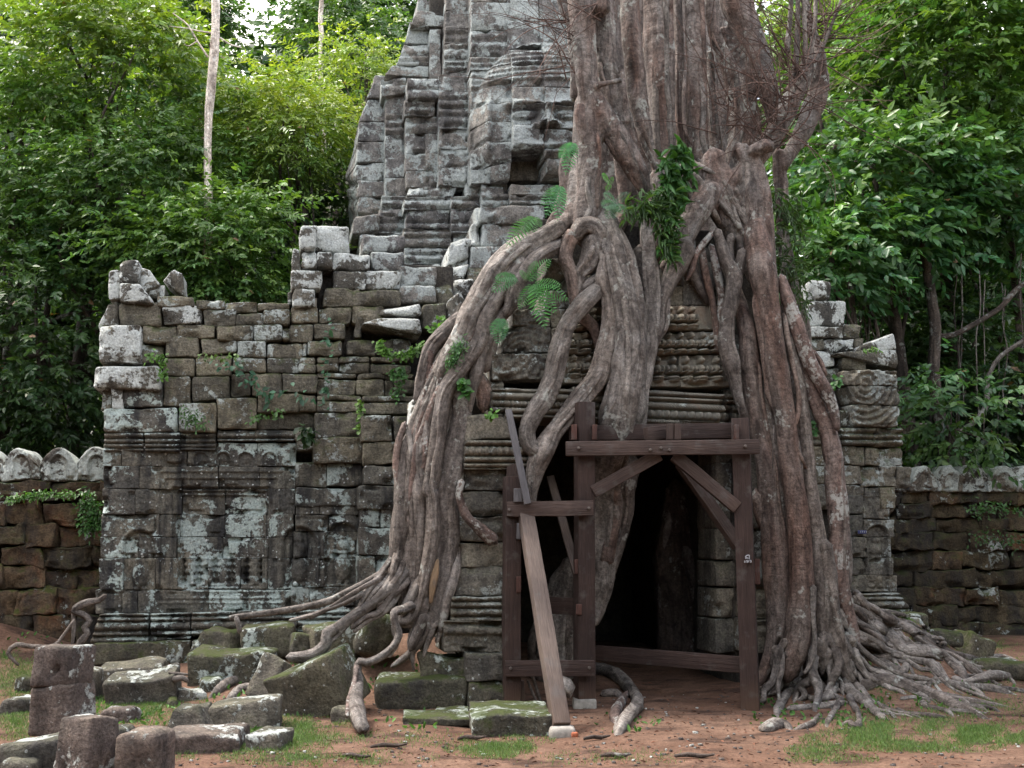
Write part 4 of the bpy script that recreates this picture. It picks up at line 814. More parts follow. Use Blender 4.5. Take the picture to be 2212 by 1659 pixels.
C([(1290, 0, 40), (1330, -60, 60), (1400, -50, 60), (1450, 20, 50)], -0.1); C([(1530, 290, 40, 0.2), (1470, 300, 50, 0.0), (1400, 350, 55), (1330, 420, 58), (1245, 540, 52), (1192, 700, 56), (1160, 850, 56), (1110, 980, 62), (1040, 1080, 56), (1000, 1180, 52), (1010, 1270, 52), (1065, 1310, 55)], -0.2, 'bark_grey')
C([(1462, 120, 25), (1458, 280, 46), (1490, 380, 42), (1492, 550, 42), (1465, 700, 52), (1430, 850, 64), (1340, 970, 66), (1240, 1090, 56), (1170, 1180, 52), (1120, 1260, 58), (1075, 1350, 62), (1045, 1450, 45), (1030, 1560, 26), (1020, 1700, 20)], -0.22, 'bark')
C([(1335, 500, 42), (1400, 560, 36), (1430, 680, 26), (1440, 760, 20)], -0.02, 'bark_red'); C([(1440, 260, 40), (1300, 330, 36)], -0.05)
C([(1725, -30, 42), (1740, 200, 46), (1750, 400, 42), (1742, 560, 46), (1752, 650, 50), (1722, 820, 46), (1702, 950, 36), (1692, 1100, 32), (1690, 1230, 30)], -0.2, 'bark_grey')
C([(1960, 60, 75), (1910, 170, 65), (1850, 290, 54), (1805, 420, 48), (1792, 560, 44), (1752, 680, 40)], -0.12); C([(1680, 100, 60), (1690, 300, 50), (1700, 500, 45)], 0.05)
# the fall of roots on the left
C([(1190, -60, 55), (1100, 0, 62), (950, 80, 80), (830, 200, 82), (745, 330, 78), (665, 470, 72), (605, 600, 62), (540, 720, 62), (475, 840, 50)], 0.05, 'bark_grey', rough=0.2); C([(1260, 0, 36, 0.35), (1180, 60, 46, 0.05), (1060, 130, 48), (955, 250, 44), (900, 400, 36), (870, 470, 30)], -0.1)
C([(960, 150, 45), (860, 300, 50), (790, 420, 52), (732, 530, 56), (702, 640, 52), (640, 740, 52), (560, 850, 56), (500, 950, 52), (470, 1080, 50), (450, 1250, 50), (430, 1400, 50), (402, 1550, 46)] + z8([(640, 0, 44), (640, 250, 44), (600, 480, 42), (560, 640, 36), (500, 760, 30), (440, 770, 22)]), -0.03)
C([(1000, 330, 30), (900, 420, 38), (790, 560, 38), (722, 700, 38), (690, 830, 42), (662, 950, 26), (648, 1060, 15)], -0.02); C([(860, 380, 40), (800, 520, 42), (770, 660, 45), (745, 800, 38)], 0.1); C([(600, 500, 50), (480, 600, 46), (412, 680, 42), (372, 780, 36), (346, 900, 30), (318, 995, 20)], 0.25, 'bark')
C([(405, 700, 20), (402, 820, 18), (385, 905, 14)], 0.2, 'bark_pale'); C([(560, 850, 60), (590, 1000, 52), (600, 1080, 56), (565, 1250, 64), (535, 1400, 74)] + z8([(725, 0, 74), (722, 250, 68), (705, 450, 66), (670, 650, 60), (640, 780, 44), (560, 850, 34), (515, 920, 24), (515, 1000, 14)]), 0.05); C([(700, 870, 50), (740, 960, 55), (730, 1040, 40)], 0.15, 'bark_red')
C([(430, 1130, 40), (380, 1230, 52), (345, 1400, 60)] + z8([(560, 40, 70), (565, 300, 68), (530, 560, 66), (490, 700, 46), (440, 790, 30)]), 0.15); C([(300, 1200, 40), (270, 1300, 58), (248, 1450, 60)] + z8([(470, 60, 64), (455, 250, 72), (440, 420, 62), (400, 560, 34), (330, 650, 24)]), 0.25); C([(250, 1140, 18), (215, 1240, 22), (196, 1350, 22), (200, 1450, 20), (218, 1560, 17)], 0.2, 'bark_pale'); C([(330, 1190, 12), (290, 1350, 15), (260, 1500, 15)], 0.15, 'bark_pale'); C([(505, 1000, 25), (480, 1150, 25), (470, 1300, 22)], 0.0)
C([(595, 1490, 19), (580, 1570, 20), (598, 1640, 22), (640, 1720, 27), (720, 1790, 33), (790, 1850, 38)], -0.15, 'bark_pale')
E8 = lambda pts, d=0.1, mat='bark', **k: RT(8, pts, d, mat, **k)

E8([(790, 250, 22, 0.2), (775, 480, 30), (720, 650, 32), (705, 740, 26), (690, 820, 14)], -0.05); E8([(672, 395, 8), (658, 470, 20), (646, 540, 20), (630, 650, 10)], -0.07, 'rawwood', lobe=0.4, kids=0)
E8([(480, 250, 40), (400, 430, 36), (260, 520, 26), (100, 600, 24), (0, 645, 22), (-200, 690, 20), (-560, 740, 16), (-590, 745, 12)], 0.35, 'bark_grey'); E8([(-555, 745, 14), (-540, 790, 16), (-535, 830, 14)], 0.3, 'bark_grey');
E8([(540, 380, 36, 0.3), (470, 470, 38, 0.12), (390, 560, 30), (300, 640, 30), (180, 720, 30), (60, 810, 30), (0, 840, 34), (-10, 900, 34), (-70, 960, 34), (-160, 985, 32), (-230, 985, 26)], 0.0, 'bark_grey'); E8([(420, 380, 24), (400, 500, 22), (380, 580, 20)], 0.1, 'bark_grey'); E8([(420, 540, 26), (330, 700, 24), (240, 740, 22), (160, 800, 16)], 0.0)
E8([(560, 640, 26, 0.2), (480, 690, 28, -0.2), (400, 720, 22), (420, 800, 20), (435, 850, 22), (400, 920, 20), (330, 980, 22), (240, 1020, 24), (200, 1010, 24), (180, 1060, 26), (190, 1140, 26, -0.6), (170, 1240, 44, -0.9), (180, 1330, 50, -1.3), (215, 1420, 34, -1.75)], -0.5, 'bark_grey'); E8([(180, 1040, 14), (160, 1150, 13, -0.7), (130, 1250, 14, -1.0), (120, 1340, 12, -1.4)], -0.55, 'bark_pale'); E8([(590, 740, 26), (540, 860, 28), (510, 930, 22)], -0.1)
S7 = lambda pts, d, mat='bark_grey', **k: RT(7, pts, d, mat, **k)
S7([(1030, 1080, 9), (1090, 1085, 10), (1140, 1090, 8)], 0.8); S7([(1060, 1120, 16), (1110, 1110, 16), (1140, 1130, 12)], 0.7)
# root climbing the laterite wall at far left
S7([(640, 610, 14), (600, 640, 18), (540, 650, 21), (480, 672, 21), (445, 705, 17), (500, 722, 19), (545, 765, 19), (512, 805, 19), (532, 840, 19), (490, 890, 21), (470, 950, 16)], 3.0, 'bark'); S7([(445, 720, 12), (450, 800, 13), (440, 920, 10)], 3.05, 'bark'); S7([(450, 760, 9), (400, 830, 10), (330, 910, 10), (200, 920, 14), (100, 910, 16), (50, 960, 14), (110, 1030, 10)], 2.5, 'bark')
# interior roots, seen through the doorway
Cz = lambda pts, d, mat='bark', **k: RT(8, pts, d, mat, **k)
Cz([(1850, -200, 60), (1800, -60, 70), (1820, 60, 45), (1790, 200, 45), (1750, 350, 40), (1730, 470, 25)], 0.35, 'bark'); Cz([(1740, -60, 40), (1770, 80, 30), (1740, 200, 40), (1700, 400, 40)], 0.2, 'bark_red')
Cz([(1480, 400, 40), (1440, 560, 90), (1400, 750, 120), (1380, 950, 140), (1370, 1100, 130)], 1.1, 'bark_grey'); Cz([(1390, 1110, 30), (1440, 1150, 50), (1460, 1190, 50)], -0.5, 'bark_grey')
Cz([(2120, -50, 60), (2140, 150, 110), (2150, 400, 140), (2170, 700, 140), (2180, 940, 140)], 2.4, 'trunk_dark', ring=24, rough=0.25); Cz([(2260, 100, 60), (2290, 350, 90), (2330, 600, 90), (2330, 930, 90)], 2.3, 'trunk_dark', rough=0.25)  # doorway shade put into the colour: darker bark on these two roots
Cz([(1250, 1100, 10), (1280, 1200, 10), (1310, 1290, 8)], -0.3); Cz([(1220, 1130, 8), (1270, 1250, 8), (1300, 1310, 6)], -0.3)
# right-hand roots
D6 = lambda pts, d=-0.15, mat='bark', **k: RT(6, [(q[0], q[1], q[2] * 0.93) + tuple(q[3:]) for q in pts], d, mat, **{**dict(kids=1 if len(pts) > 8 else 0, lobe=0.06, rough=0.13), **k})
D6([(315, -20, 20), (222, 100, 24), (192, 200, 22), (160, 262, 12)], -0.05, 'bark_pale'); D6([(255, 90, 24), (262, 150, 26), (282, 260, 26), (312, 370, 22), (326, 470, 20), (345, 580, 26), (352, 700, 24)], 0.0, 'bark_red'); D6([(308, 60, 22), (350, 250, 30), (372, 380, 27), (360, 500, 27), (345, 640, 26)], 0.02, 'bark_pale'); D6([(175, 30, 40), (190, 180, 45), (240, 300, 35), (290, 400, 25)], 0.12)
D6([(345, -30, 30), (400, 150, 46), (448, 250, 56), (432, 400, 52), (402, 520, 47), (400, 650, 52), (432, 780, 58), (455, 880, 44), (470, 960, 34), (500, 1060, 28), (540, 1180, 24, -0.05), (570, 1290, 14, 0.05)], -0.18); D6([(500, 90, 30), (470, 230, 38)], -0.15); D6([(430, 0, 30), (420, 60, 28), (430, 160, 25)], 0.0); D6([(470, 330, 28, 0.35), (490, 430, 42, 0.1), (530, 600, 56), (546, 800, 62), (562, 950, 62), (582, 1100, 62), (612, 1250, 58), (645, 1400, 62)] + z9([(668, 60, 66), (695, 280, 80), (712, 500, 86), (722, 700, 78), (705, 900, 66), (650, 1040, 44), (612, 1140, 25)]), -0.12, 'bark_red')
D6([(545, -260, 70, 0.35), (575, -80, 100, 0.05), (615, 150, 102, -0.2), (628, 240, 98), (652, 400, 82), (682, 600, 76), (712, 800, 76), (742, 1000, 71), (772, 1200, 66), (792, 1400, 66)] + z9([(820, 0, 68), (845, 200, 72), (858, 400, 78), (862, 600, 82), (845, 800, 92), (815, 950, 84), (790, 1040, 60), (770, 1120, 30)]), -0.3, 'bark_red', ring=26, rough=0.1); D6([(620, 400, 40), (640, 700, 50), (650, 1000, 60), (680, 1300, 60), (730, 1600, 60)] + z9([(760, 300, 62), (780, 600, 72), (770, 850, 74), (740, 980, 54), (690, 1060, 30)]), -0.1)
D6([(755, 430, 40), (790, 700, 46), (830, 900, 51), (860, 1100, 51), (882, 1300, 51), (902, 1500, 51)] + z9([(950, 200, 48), (970, 400, 58), (985, 600, 70), (1000, 850, 64), (995, 960, 58), (985, 1060, 40)]), -0.25, 'bark'); D6([(735, 250, 30), (780, 400, 44), (830, 550, 47), (882, 700, 46), (942, 830, 46), (1002, 930, 42), (1050, 1050, 32), (1076, 1170, 20)], -0.35, 'bark_pale'); D6([(830, 700, 40), (910, 920, 52), (962, 1050, 52), (1012, 1180, 57), (1050, 1350, 62), (1060, 1500, 64)] + z9([(1082, 200, 66), (1082, 400, 62), (1095, 550, 54), (1150, 740, 40), (1185, 900, 36), (1200, 1050, 32), (1190, 1120, 26)]), -0.2, 'bark_pale')
D6([(740, -20, 44), (770, 150, 48), (805, 300, 44), (850, 450, 38), (885, 560, 30), (900, 700, 24)], 0.3, 'bark_grey'); D6([(930, 700, 14), (975, 760, 16), (1005, 840, 14)], -0.3, 'bark_pale'); D6([(690, 1150, 4), (685, 1300, 4), (682, 1450, 3)], -0.45, 'bark')
F9 = lambda pts, d=-0.3, mat='bark', **k: RT(9, pts, d, mat, **k)

F9([(590, 0, 50), (620, 120, 45), (650, 200, 40)], -0.05, 'bark_red'); F9([(1010, 300, 40), (1040, 550, 45), (1060, 760, 45), (1100, 950, 42), (1130, 1080, 36), (1170, 1140, 30)], -0.35, 'bark'); F9([(930, 560, 20), (930, 750, 14), (940, 900, 14), (915, 1020, 14), (880, 1080, 12)], -0.45, 'bark_grey'); F9([(1110, 150, 34), (1130, 330, 34), (1140, 450, 28), (1130, 560, 24)], -0.2, 'bark_grey')
# roots spreading over the earth on the right
def GR(pts, mat='bark_grey', lift=0.35, z=9):
    P, Rr = [], []
    for p in pts:
        u, v = Z(z, p[0], p[1]); w_ = G(u, v); r = p[2] * K * (w_[1] / FPX); w_[2] += r * (p[3] if len(p) > 3 else lift); P.append(w_); Rr.append(r)
    P[-1][2] -= 2.2 * Rr[-1]; Rr[-1] *= 0.5
    return tubeobj('root', P, Rr, mat, fig, ring=10, rough=0.25, wob=0.35)
GR([(1560, 1050, 34), (1640, 1082, 42), (1740, 1112, 46), (1830, 1180, 42), (1885, 1260, 36), (1862, 1340, 40), (1795, 1420, 42), (1740, 1475, 30)], 'bark_grey', 0.5, 8)
GR([(1840, 1210, 22), (1790, 1260, 28), (1760, 1350, 34), (1760, 1430, 28)], 'bark_pale', 0.4, 8); GR([(1680, 1225, 26), (1760, 1222, 32), (1830, 1235, 26)], 'bark', 0.3, 8)
GR([(1530, 1045, 18), (1490, 1075, 22), (1440, 1130, 28), (1350, 1190, 30), (1240, 1250, 18)], 'bark_grey', 0.3, 7); GR([(1610, 1160, 18), (1540, 1180, 28), (1470, 1190, 26), (1420, 1230, 24), (1350, 1270, 14)], 'bark_grey', 0.3, 7); GR([(1560, 1180, 20), (1545, 1250, 20)], 'bark_grey', 0.2, 7)
def fan(z, n, xs, ys, d, fx, r0, spread=60, dx=(0, 0), dy=(150, 350)):
    """rootlets that leave the foot of the trunk and run out over the soil"""
    for k in range(n):
        x, y = random.uniform(*xs), random.uniform(*ys); a = atDW(*Z(z, x, y), d)
        ex = x + fx * (x - 0.5 * (xs[0] + xs[1])) + random.uniform(-spread, spread) + random.uniform(*dx); b = G(*Z(z, ex, y + random.uniform(*dy)))
        r = r0 * K * a[1] / FPX * random.uniform(0.5, 1.3); P, Rr = [], []
        for t in np.linspace(0, 1, 7):
            q = a + (b - a) * t; g_ = ghs(q[0], q[1]); q[2] = max(g_ + 0.3 * r, b[2] + (a[2] - b[2]) * (1 - t) ** 2.2); q[:2] += np.random.default_rng(k * 31 + int(t * 100)).normal(0, 0.035, 2) * (0 < t < 1); P.append(q); Rr.append(r * (1.15 - 0.7 * t))
        P[-1] = P[-1] - np.array([0, 0, 2.0 * Rr[-1]])
        tubeobj('root', P, Rr, random.choice(['bark_grey', 'bark', 'bark_grey']), fig, ring=9, rough=0.25, wob=0.5)
fan(9, 30, (700, 1190), (840, 990), -0.35, 0.5, 24, 70); fan(9, 26, (1080, 1200), (560, 900), -0.2, 0.3, 20, 60, (120, 700), (120, 330))
for pts in [[(640, 380, 20, 0.2), (600, 480, 20), (550, 560, 19), (500, 640, 18), (420, 680, 16), (330, 740, 15), (315, 810, 10)], [(520, 480, 16, 0.25), (460, 520, 14), (300, 610, 14), (150, 700, 12), (60, 750, 8)], [(680, 480, 20, 0.2), (640, 540, 18), (590, 590, 16), (530, 640, 14), (470, 690, 10)], [(740, 460, 36, 0.2), (700, 560, 34), (660, 640, 32), (640, 690, 28), (600, 735, 24), (640, 785, 24), (720, 755, 26), (790, 680, 22, 0.15)],
            [(800, 500, 36, 0.2), (765, 620, 34), (740, 740, 32), (705, 820, 30), (680, 890, 26), (680, 960, 16), (690, 1060, 8)], [(860, 560, 26, 0.15), (852, 700, 24), (868, 780, 20), (830, 890, 12)], [(560, 380, 18, 0.25), (430, 560, 18), (380, 640, 15), (350, 710, 12)], [(590, 340, 18, 0.2), (570, 430, 18), (560, 520, 17), (545, 610, 12)], [(560, 480, 16, 0.2), (480, 560, 15), (430, 610, 14), (395, 670, 10)], [(720, 600, 26, 0.1), (770, 760, 28), (760, 850, 26), (700, 930, 22), (620, 1000, 20), (560, 1040, 12)], [(800, 640, 24, 0.1), (800, 800, 24), (770, 900, 20), (750, 980, 10)],
            [(620, 420, 24, 0.2), (520, 560, 24), (430, 660, 22), (300, 770, 20), (230, 850, 16), (120, 940, 12)], [(640, 520, 20, 0.2), (560, 660, 20), (500, 720, 18), (420, 760, 16), (330, 830, 12)], [(690, 560, 18, 0.2), (620, 700, 18), (570, 800, 16), (590, 900, 14), (540, 980, 10)], [(500, 520, 14, 0.3), (380, 600, 15), (260, 660, 14), (100, 720, 12), (-60, 760, 10)]]:
    RT(11, pts, 0.0, random.choice(['bark_grey', 'bark_grey', 'bark']), kids=0, rough=0.28, wob=0.3)
RT(11, [(690, 150, 80, 0.3), (695, 350, 95), (700, 550, 95), (725, 720, 80), (740, 840, 52), (745, 930, 24)], 0.22, 'bark', kids=2); RT(11, [(850, 150, 70, 0.2), (845, 350, 80), (838, 550, 80), (805, 710, 66), (780, 820, 46), (770, 900, 20)], 0.15, 'bark', kids=2); RT(11, [(610, 200, 60, 0.35), (600, 380, 66), (590, 520, 52), (570, 620, 30)], 0.3, 'bark', kids=1)
for pts in [[(1110, 560, 14), (1240, 690, 30), (1330, 770, 34), (1440, 800, 28), (1540, 860, 28), (1640, 920, 28), (1760, 980, 24), (1900, 1000, 20), (2060, 1020, 16)], [(1180, 700, 32), (1250, 800, 40), (1370, 870, 40), (1470, 960, 40), (1560, 985, 46), (1680, 975, 34), (1760, 1010, 26), (1830, 1080, 24), (1860, 1140, 18)],
            [(1190, 780, 24), (1270, 880, 26), (1380, 930, 26), (1430, 1000, 26), (1340, 1010, 22), (1240, 960, 24)], [(1240, 1180, 36), (1320, 1150, 34), (1420, 1160, 36), (1540, 1200, 34), (1660, 1240, 32), (1780, 1290, 34), (1900, 1330, 24), (2060, 1380, 16)], [(1500, 1050, 22), (1470, 1110, 26), (1420, 1160, 24)],
            [(1380, 980, 22), (1500, 1020, 24), (1620, 1040, 26), (1700, 1110, 26), (1780, 1170, 28), (1900, 1180, 28), (2050, 1200, 28), (2250, 1230, 26)], [(1560, 900, 22), (1680, 960, 22), (1790, 1000, 22), (1900, 1080, 24), (1990, 1120, 24)], [(1850, 1160, 22), (1960, 1130, 30), (2080, 1120, 32), (2230, 1110, 30)], [(1500, 1150, 24), (1620, 1200, 20), (1750, 1250, 20), (1880, 1260, 20), (2010, 1280, 16), (2200, 1290, 14)],
            [(1120, 1160, 40), (1180, 1220, 36), (1250, 1280, 30), (1330, 1350, 26), (1430, 1400, 16)], [(1140, 1120, 28), (1210, 1180, 26), (1260, 1250, 22), (1350, 1280, 16)], [(1090, 1130, 30), (1060, 1200, 30), (1000, 1250, 26), (900, 1240, 18), (850, 1200, 14)], [(960, 1080, 36), (940, 1140, 34), (980, 1190, 30), (1010, 1190, 22)], [(980, 980, 32), (900, 1080, 30), (830, 1160, 30), (760, 1230, 26), (720, 1310, 26), (700, 1390, 18)],
            [(900, 960, 30), (880, 1040, 28), (860, 1120, 26), (840, 1200, 22), (790, 1290, 16)], [(830, 1010, 40), (740, 1060, 36), (660, 1110, 34), (610, 1130, 28)], [(1020, 980, 18), (1040, 1060, 18), (1030, 1110, 14)], [(1040, 1000, 14), (1075, 1060, 14), (1080, 1120, 12)], [(780, 1310, 20), (880, 1305, 22), (980, 1295, 22), (1100, 1280, 20), (1170, 1240, 22)], [(1150, 1240, 24), (1180, 1300, 20), (1210, 1350, 18), (1200, 1420, 24), (1140, 1400, 18), (1060, 1410, 24)],
            [(1100, 1250, 20), (1060, 1320, 18), (1020, 1380, 16), (1010, 1420, 10)], [(970, 1350, 18), (920, 1400, 22), (850, 1420, 22), (780, 1430, 16)], [(1350, 1290, 18), (1440, 1330, 18), (1560, 1340, 16), (1690, 1360, 18), (1780, 1350, 12)], [(1600, 1040, 18), (1650, 1040, 22), (1690, 1080, 18), (1660, 1130, 14)], [(1620, 1060, 12), (1680, 1120, 12), (1690, 1150, 8)], [(1740, 1010, 20), (1800, 1060, 28), (1840, 1110, 28), (1830, 1150, 18)], [(1240, 1090, 16), (1320, 1100, 16), (1390, 1110, 12)], [(1230, 1140, 18), (1300, 1160, 16)], [(1640, 1150, 16), (1620, 1220, 12)],
            [(1640, 870, 14), (1720, 890, 14), (1810, 900, 10)], [(1700, 1130, 18), (1820, 1190, 16), (1960, 1240, 14), (2080, 1270, 12)], [(1880, 720, 8), (1930, 705, 9), (1955, 680, 7)], [(650, 1180, 26), (720, 1175, 20), (800, 1120, 20)], [(640, 1440, 40), (700, 1420, 46), (760, 1410, 30), (820, 1440, 18)], [(1290, 820, 20), (1400, 830, 24), (1530, 880, 20)], [(1150, 600, 12), (1260, 720, 24), (1330, 790, 22), (1480, 800, 16), (1580, 900, 14)], [(1920, 1080, 24), (2000, 1140, 20), (2150, 1160, 18)], [(1760, 1320, 16), (1900, 1330, 14), (2040, 1320, 10)]]:
    GR(pts, random.choice(['bark_grey', 'bark_grey', 'bark']))
for k in range(110):                         # finer rootlets
    x, y = random.uniform(1150, 2050), random.uniform(660, 1320); a = random.uniform(0.05, 1.0); pts = []
    if y < 600 + 0.42 * (x - 1150): continue
    for q in range(5):
        pts.append((x, y, (13 if k % 3 else 20) - 2.0 * q)); x += random.uniform(40, 90) * math.cos(a); y += random.uniform(20, 60) * math.sin(a) + random.uniform(-15, 15)
    if pts[-1][1] < 1400: GR(pts, 'bark_grey')
# bare reddish shoots sprouting from the cut limbs
def shoot(u, v, d, ang, L, r0, curl, lean, fork=True):
    P = [atDW(u, v, d)]; Rr = [r0]; dirv = np.array([math.cos(ang), lean, math.sin(ang)]); n = 7
    for q in range(n):
        dirv = dirv + curl * np.array([-math.sin(ang) * 0.25, 0, math.cos(ang) * 0.25]) + np.random.default_rng(int(u * 7 + v * 13 + q * 91)).normal(0, 0.13, 3); dirv /= np.linalg.norm(dirv)
        P.append(P[-1] + dirv * L / n); Rr.append(r0 * (1 - 0.8 * (q + 1) / n))
    tubeobj('twig', P, Rr, 'twig', fig, ring=5, step=0.09, rough=0.05, lobe=0)
    if fork:
        for q in (2, 4):
            a2 = dirv + np.array([random.gauss(0, .6), random.gauss(0, .3), random.gauss(0, .6)]); a2 /= np.linalg.norm(a2); l2 = L * random.uniform(0.25, 0.45); b = P[q]
            tubeobj('twig', [b, b + a2 * l2 * 0.5 + [0, 0, 0.03], b + a2 * l2 + [0, 0, 0.1 * l2]], [Rr[q] * 0.7, Rr[q] * 0.5, Rr[q] * 0.2], 'twig', fig, ring=4, step=0.12, rough=0.05, lobe=0)
for pts in [[(800, 560, 20), (830, 300, 17), (838, 0, 14), (835, -150, 12)], [(880, 440, 18), (880, 200, 15), (862, -100, 13)], [(905, 380, 16), (940, 150, 13), (945, -100, 11)], [(770, 320, 16), (790, 100, 14), (800, -100, 12)], [(870, 500, 15), (980, 300, 12), (1060, 100, 10), (1130, -80, 8)]]:
    RT(3, pts, 0.1, 'bark', name='branch')
hubs = [(1760, 60, 0.15, 36), (1720, 150, 0.0, 30), (1660, 300, 0.0, 34), (1700, 230, -0.1, 24), (1245, 60, 0.05, 13), (1240, 150, 0.1, 8), (1300, 10, -0.1, 7), (1560, 250, 0.2, 10)]
for u, v, d, n in hubs:
    for q in range(n):
        left = u < 1400
        a = random.uniform(100, 235) if left else (random.uniform(-40, 130) if random.random() < 0.68 else random.uniform(130, 215))
        shoot(u + random.uniform(-26, 26), v + random.uniform(-40, 40), d, R(a), random.uniform(0.6, 2.1 if not left else 1.7), random.uniform(0.005, 0.012), random.choice([-1, 1, 1]) * random.uniform(0.2, 0.9), random.uniform(-0.45, 0.12))

# ------------------------------------------------------------------ TIMBER PROP FRAME
frame = root('timber_prop_frame', atY(1440, 1525, 11.3) * [1, 1, 0], 'dark brown bolted timber frame propping up the doorway', 'timber frame')
def timber(name, p0, p1, w_, h_, mat, roll=0.0, parent=None, side=None):
    p0, p1 = np.asarray(p0, float), np.asarray(p1, float); t = p1 - p0; L = np.linalg.norm(t); t /= L
    a = np.array([1.0, 0, 0]) if side is None else np.asarray(side, float); a = a - t * (a @ t); a /= np.linalg.norm(a); b = np.cross(t, a)
    c, s = math.cos(roll), math.sin(roll); a, b = a * c + b * s, b * c - a * s
    P, F = rbox((w_, h_, L), 0.007, (5, 5, 12)); tc = P + random.uniform(0, 40)
    Q = P - np.array([w_ / 2, h_ / 2, 0]); Q[:, :2] += 0.004 * vec3(P * 5 + p0.sum(), 1)[:, :2]
    return mesh(name, p0 + Q[:, :1] * a + Q[:, 1:2] * b + Q[:, 2:] * t, F, M[mat], parent or frame, tc=tc, smooth=False)
FY = 11.3; f = lambda u, v, Y=FY: atY(u, v, Y)
def post(ub, vb, ut, vt, w_, Y, mat, yaw=0.2):
    p0 = f(ub, vb, Y); p1 = f(ut, vt, Y); p0[2] = min(p0[2], ghs(p0[0], p0[1])) - 0.03
    return timber('post', p0, p1, w_, w_, mat, side=(math.cos(yaw), -math.sin(yaw), 0))
pB = post(1262, 1505, 1262, 870, 0.185, FY, 'wood', -0.25); pC = post(1621, 1527, 1599, 905, 0.185, FY, 'wood', 0.28); pA = post(1104, 1535, 1106, 1030, 0.165, FY - 0.05, 'wood', -0.25)
timber('post', f(1108, 1060, FY + .15), f(1108, 1003, FY + .15), 0.14, 0.14, 'wood2')
bm1 = timber('beam', f(1222, 970, FY - .17), f(1640, 965, FY - .17), 0.155, 0.07, 'wood2', side=(0, 0, 1)); timber('beam', f(1228, 936, FY + .17), f(1615, 930, FY + .17), 0.17, 0.08, 'wood', side=(0, 0, 1))
timber('beam', f(1395, 938, FY - 0.05), f(1455, 932, FY + 0.1), 0.15, 0.09, 'wood2', side=(0, 0, 1))
for u, vt, wd, m in [(1447, 916, 0.07, 'wood2'), (1463, 916, 0.07, 'wood2'), (1240, 918, 0.06, 'woodr'), (1284, 918, 0.05, 'woodr'), (1590, 918, 0.045, 'woodr')]:
    timber('cleat', f(u, 951, FY - .12), f(u, vt, FY - .12), wd, 0.1, m)
timber('brace', f(1281, 1063, FY - .05), f(1424, 983, FY - .05), 0.135, 0.09, 'wood2', side=(0.5, 0, 0.85)); timber('brace', f(1456, 983, FY - .05), f(1592, 1097, FY - .05), 0.135, 0.09, 'wood2', side=(-0.6, 0, 0.8))
timber('brace', f(1470, 1000, FY + .5), f(1596, 1180, FY + .35), 0.13, 0.09, 'wood2', side=(-0.8, 0, 0.6))
rg1 = timber('rung', f(1095, 1100, FY - .17), f(1282, 1098, FY - .17), 0.155, 0.06, 'wood2', side=(0, 0, 1)); rg2 = timber('rung', f(1091, 1444, FY - .17), f(1284, 1443, FY - .17), 0.16, 0.06, 'wood', side=(0, 0, 1))
timber('rail', f(1175, 1306, FY + .5), f(1262, 1312, FY + .1), 0.18, 0.06, 'wood', side=(0, 0, 1)); timber('rail', f(1285, 1410, FY + 1.0), f(1614, 1437, FY + .02), 0.17, 0.06, 'wood', side=(0, 0, 1)); timber('cleat', f(1250, 1305, FY - .1), f(1250, 1328, FY - .1), 0.06, 0.06, 'woodr')
timber('brace', f(1188, 1030, FY + .6), f(1247, 1240, FY + .05), 0.09, 0.06, 'wood3'); timber('cleat', f(1246, 1208, FY - .05), f(1247, 1240, FY - .05), 0.055, 0.08, 'woodr'); timber('cleat', f(1120, 1245, FY - .12), f(1120, 1280, FY - .12), 0.05, 0.05, 'woodr'); timber('cleat', f(1121, 1130, FY - .14), f(1121, 1165, FY - .14), 0.05, 0.05, 'woodg')
timber('plank', f(1098, 886, FY - .05), f(1140, 1090, FY - .28), 0.075, 0.06, 'woodg'); timber('plank', f(1119, 1055, FY - .2), f(1119, 1085, FY - .2), 0.09, 0.05, 'woodg'); timber('plank', f(1127, 1470, FY + .05), f(1131, 1535, FY + .05), 0.05, 0.05, 'wood3'); timber('cleat', f(1634, 1207, FY + .06), f(1634, 1262, FY + .06), 0.06, 0.09, 'woodr')
_ft = G(1212, 1590); _ft[2] += 0.08
rk = timber('raking_shore', f(1136, 1112, FY - .12), _ft, 0.155, 0.13, 'wood3', side=(1, 0.25, 0))
P, F = rbox((0.24, 0.22, 0.16), 0.05, (6, 6, 6)); mesh('concrete_foot', P + _ft + np.array([-0.11, -0.13, -0.15]), F, M['concrete'], rk)
P, F = rbox((0.24, 0.24, 0.2), 0.02, (6, 6, 6)); _b = f(1262, 1505); mesh('concrete_foot', P + np.array([_b[0] - .12, _b[1] - .13, ghs(_b[0], _b[1]) - .1]), F, M['concrete'], pB)
for u, v in [(1250, 968), (1405, 972), (1428, 968), (1446, 972), (1610, 964), (1100, 1101), (1272, 1098), (1103, 1444), (1273, 1443)]:
    th = np.linspace(0, 2 * np.pi, 10, endpoint=False); ctr = f(u, v, FY - .225 if u > 1225 and v < 1000 else FY - .215); V = []
    for yy, rr_ in ((0.02, 0.017), (-0.01, 0.017), (-0.016, 0.011)): V += [(ctr[0] + rr_ * math.cos(t), ctr[1] + yy, ctr[2] + rr_ * math.sin(t)) for t in th]
    mesh('bolt', V, [[i, (i + 1) % 10, 10 + (i + 1) % 10, 10 + i] for i in range(10)] + [[10 + i, 10 + (i + 1) % 10, 20 + (i + 1) % 10, 20 + i] for i in range(10)] + [list(range(20, 30))], M['steel'], bm1 if v < 1000 else rg1 if v < 1200 else rg2, smooth=False)
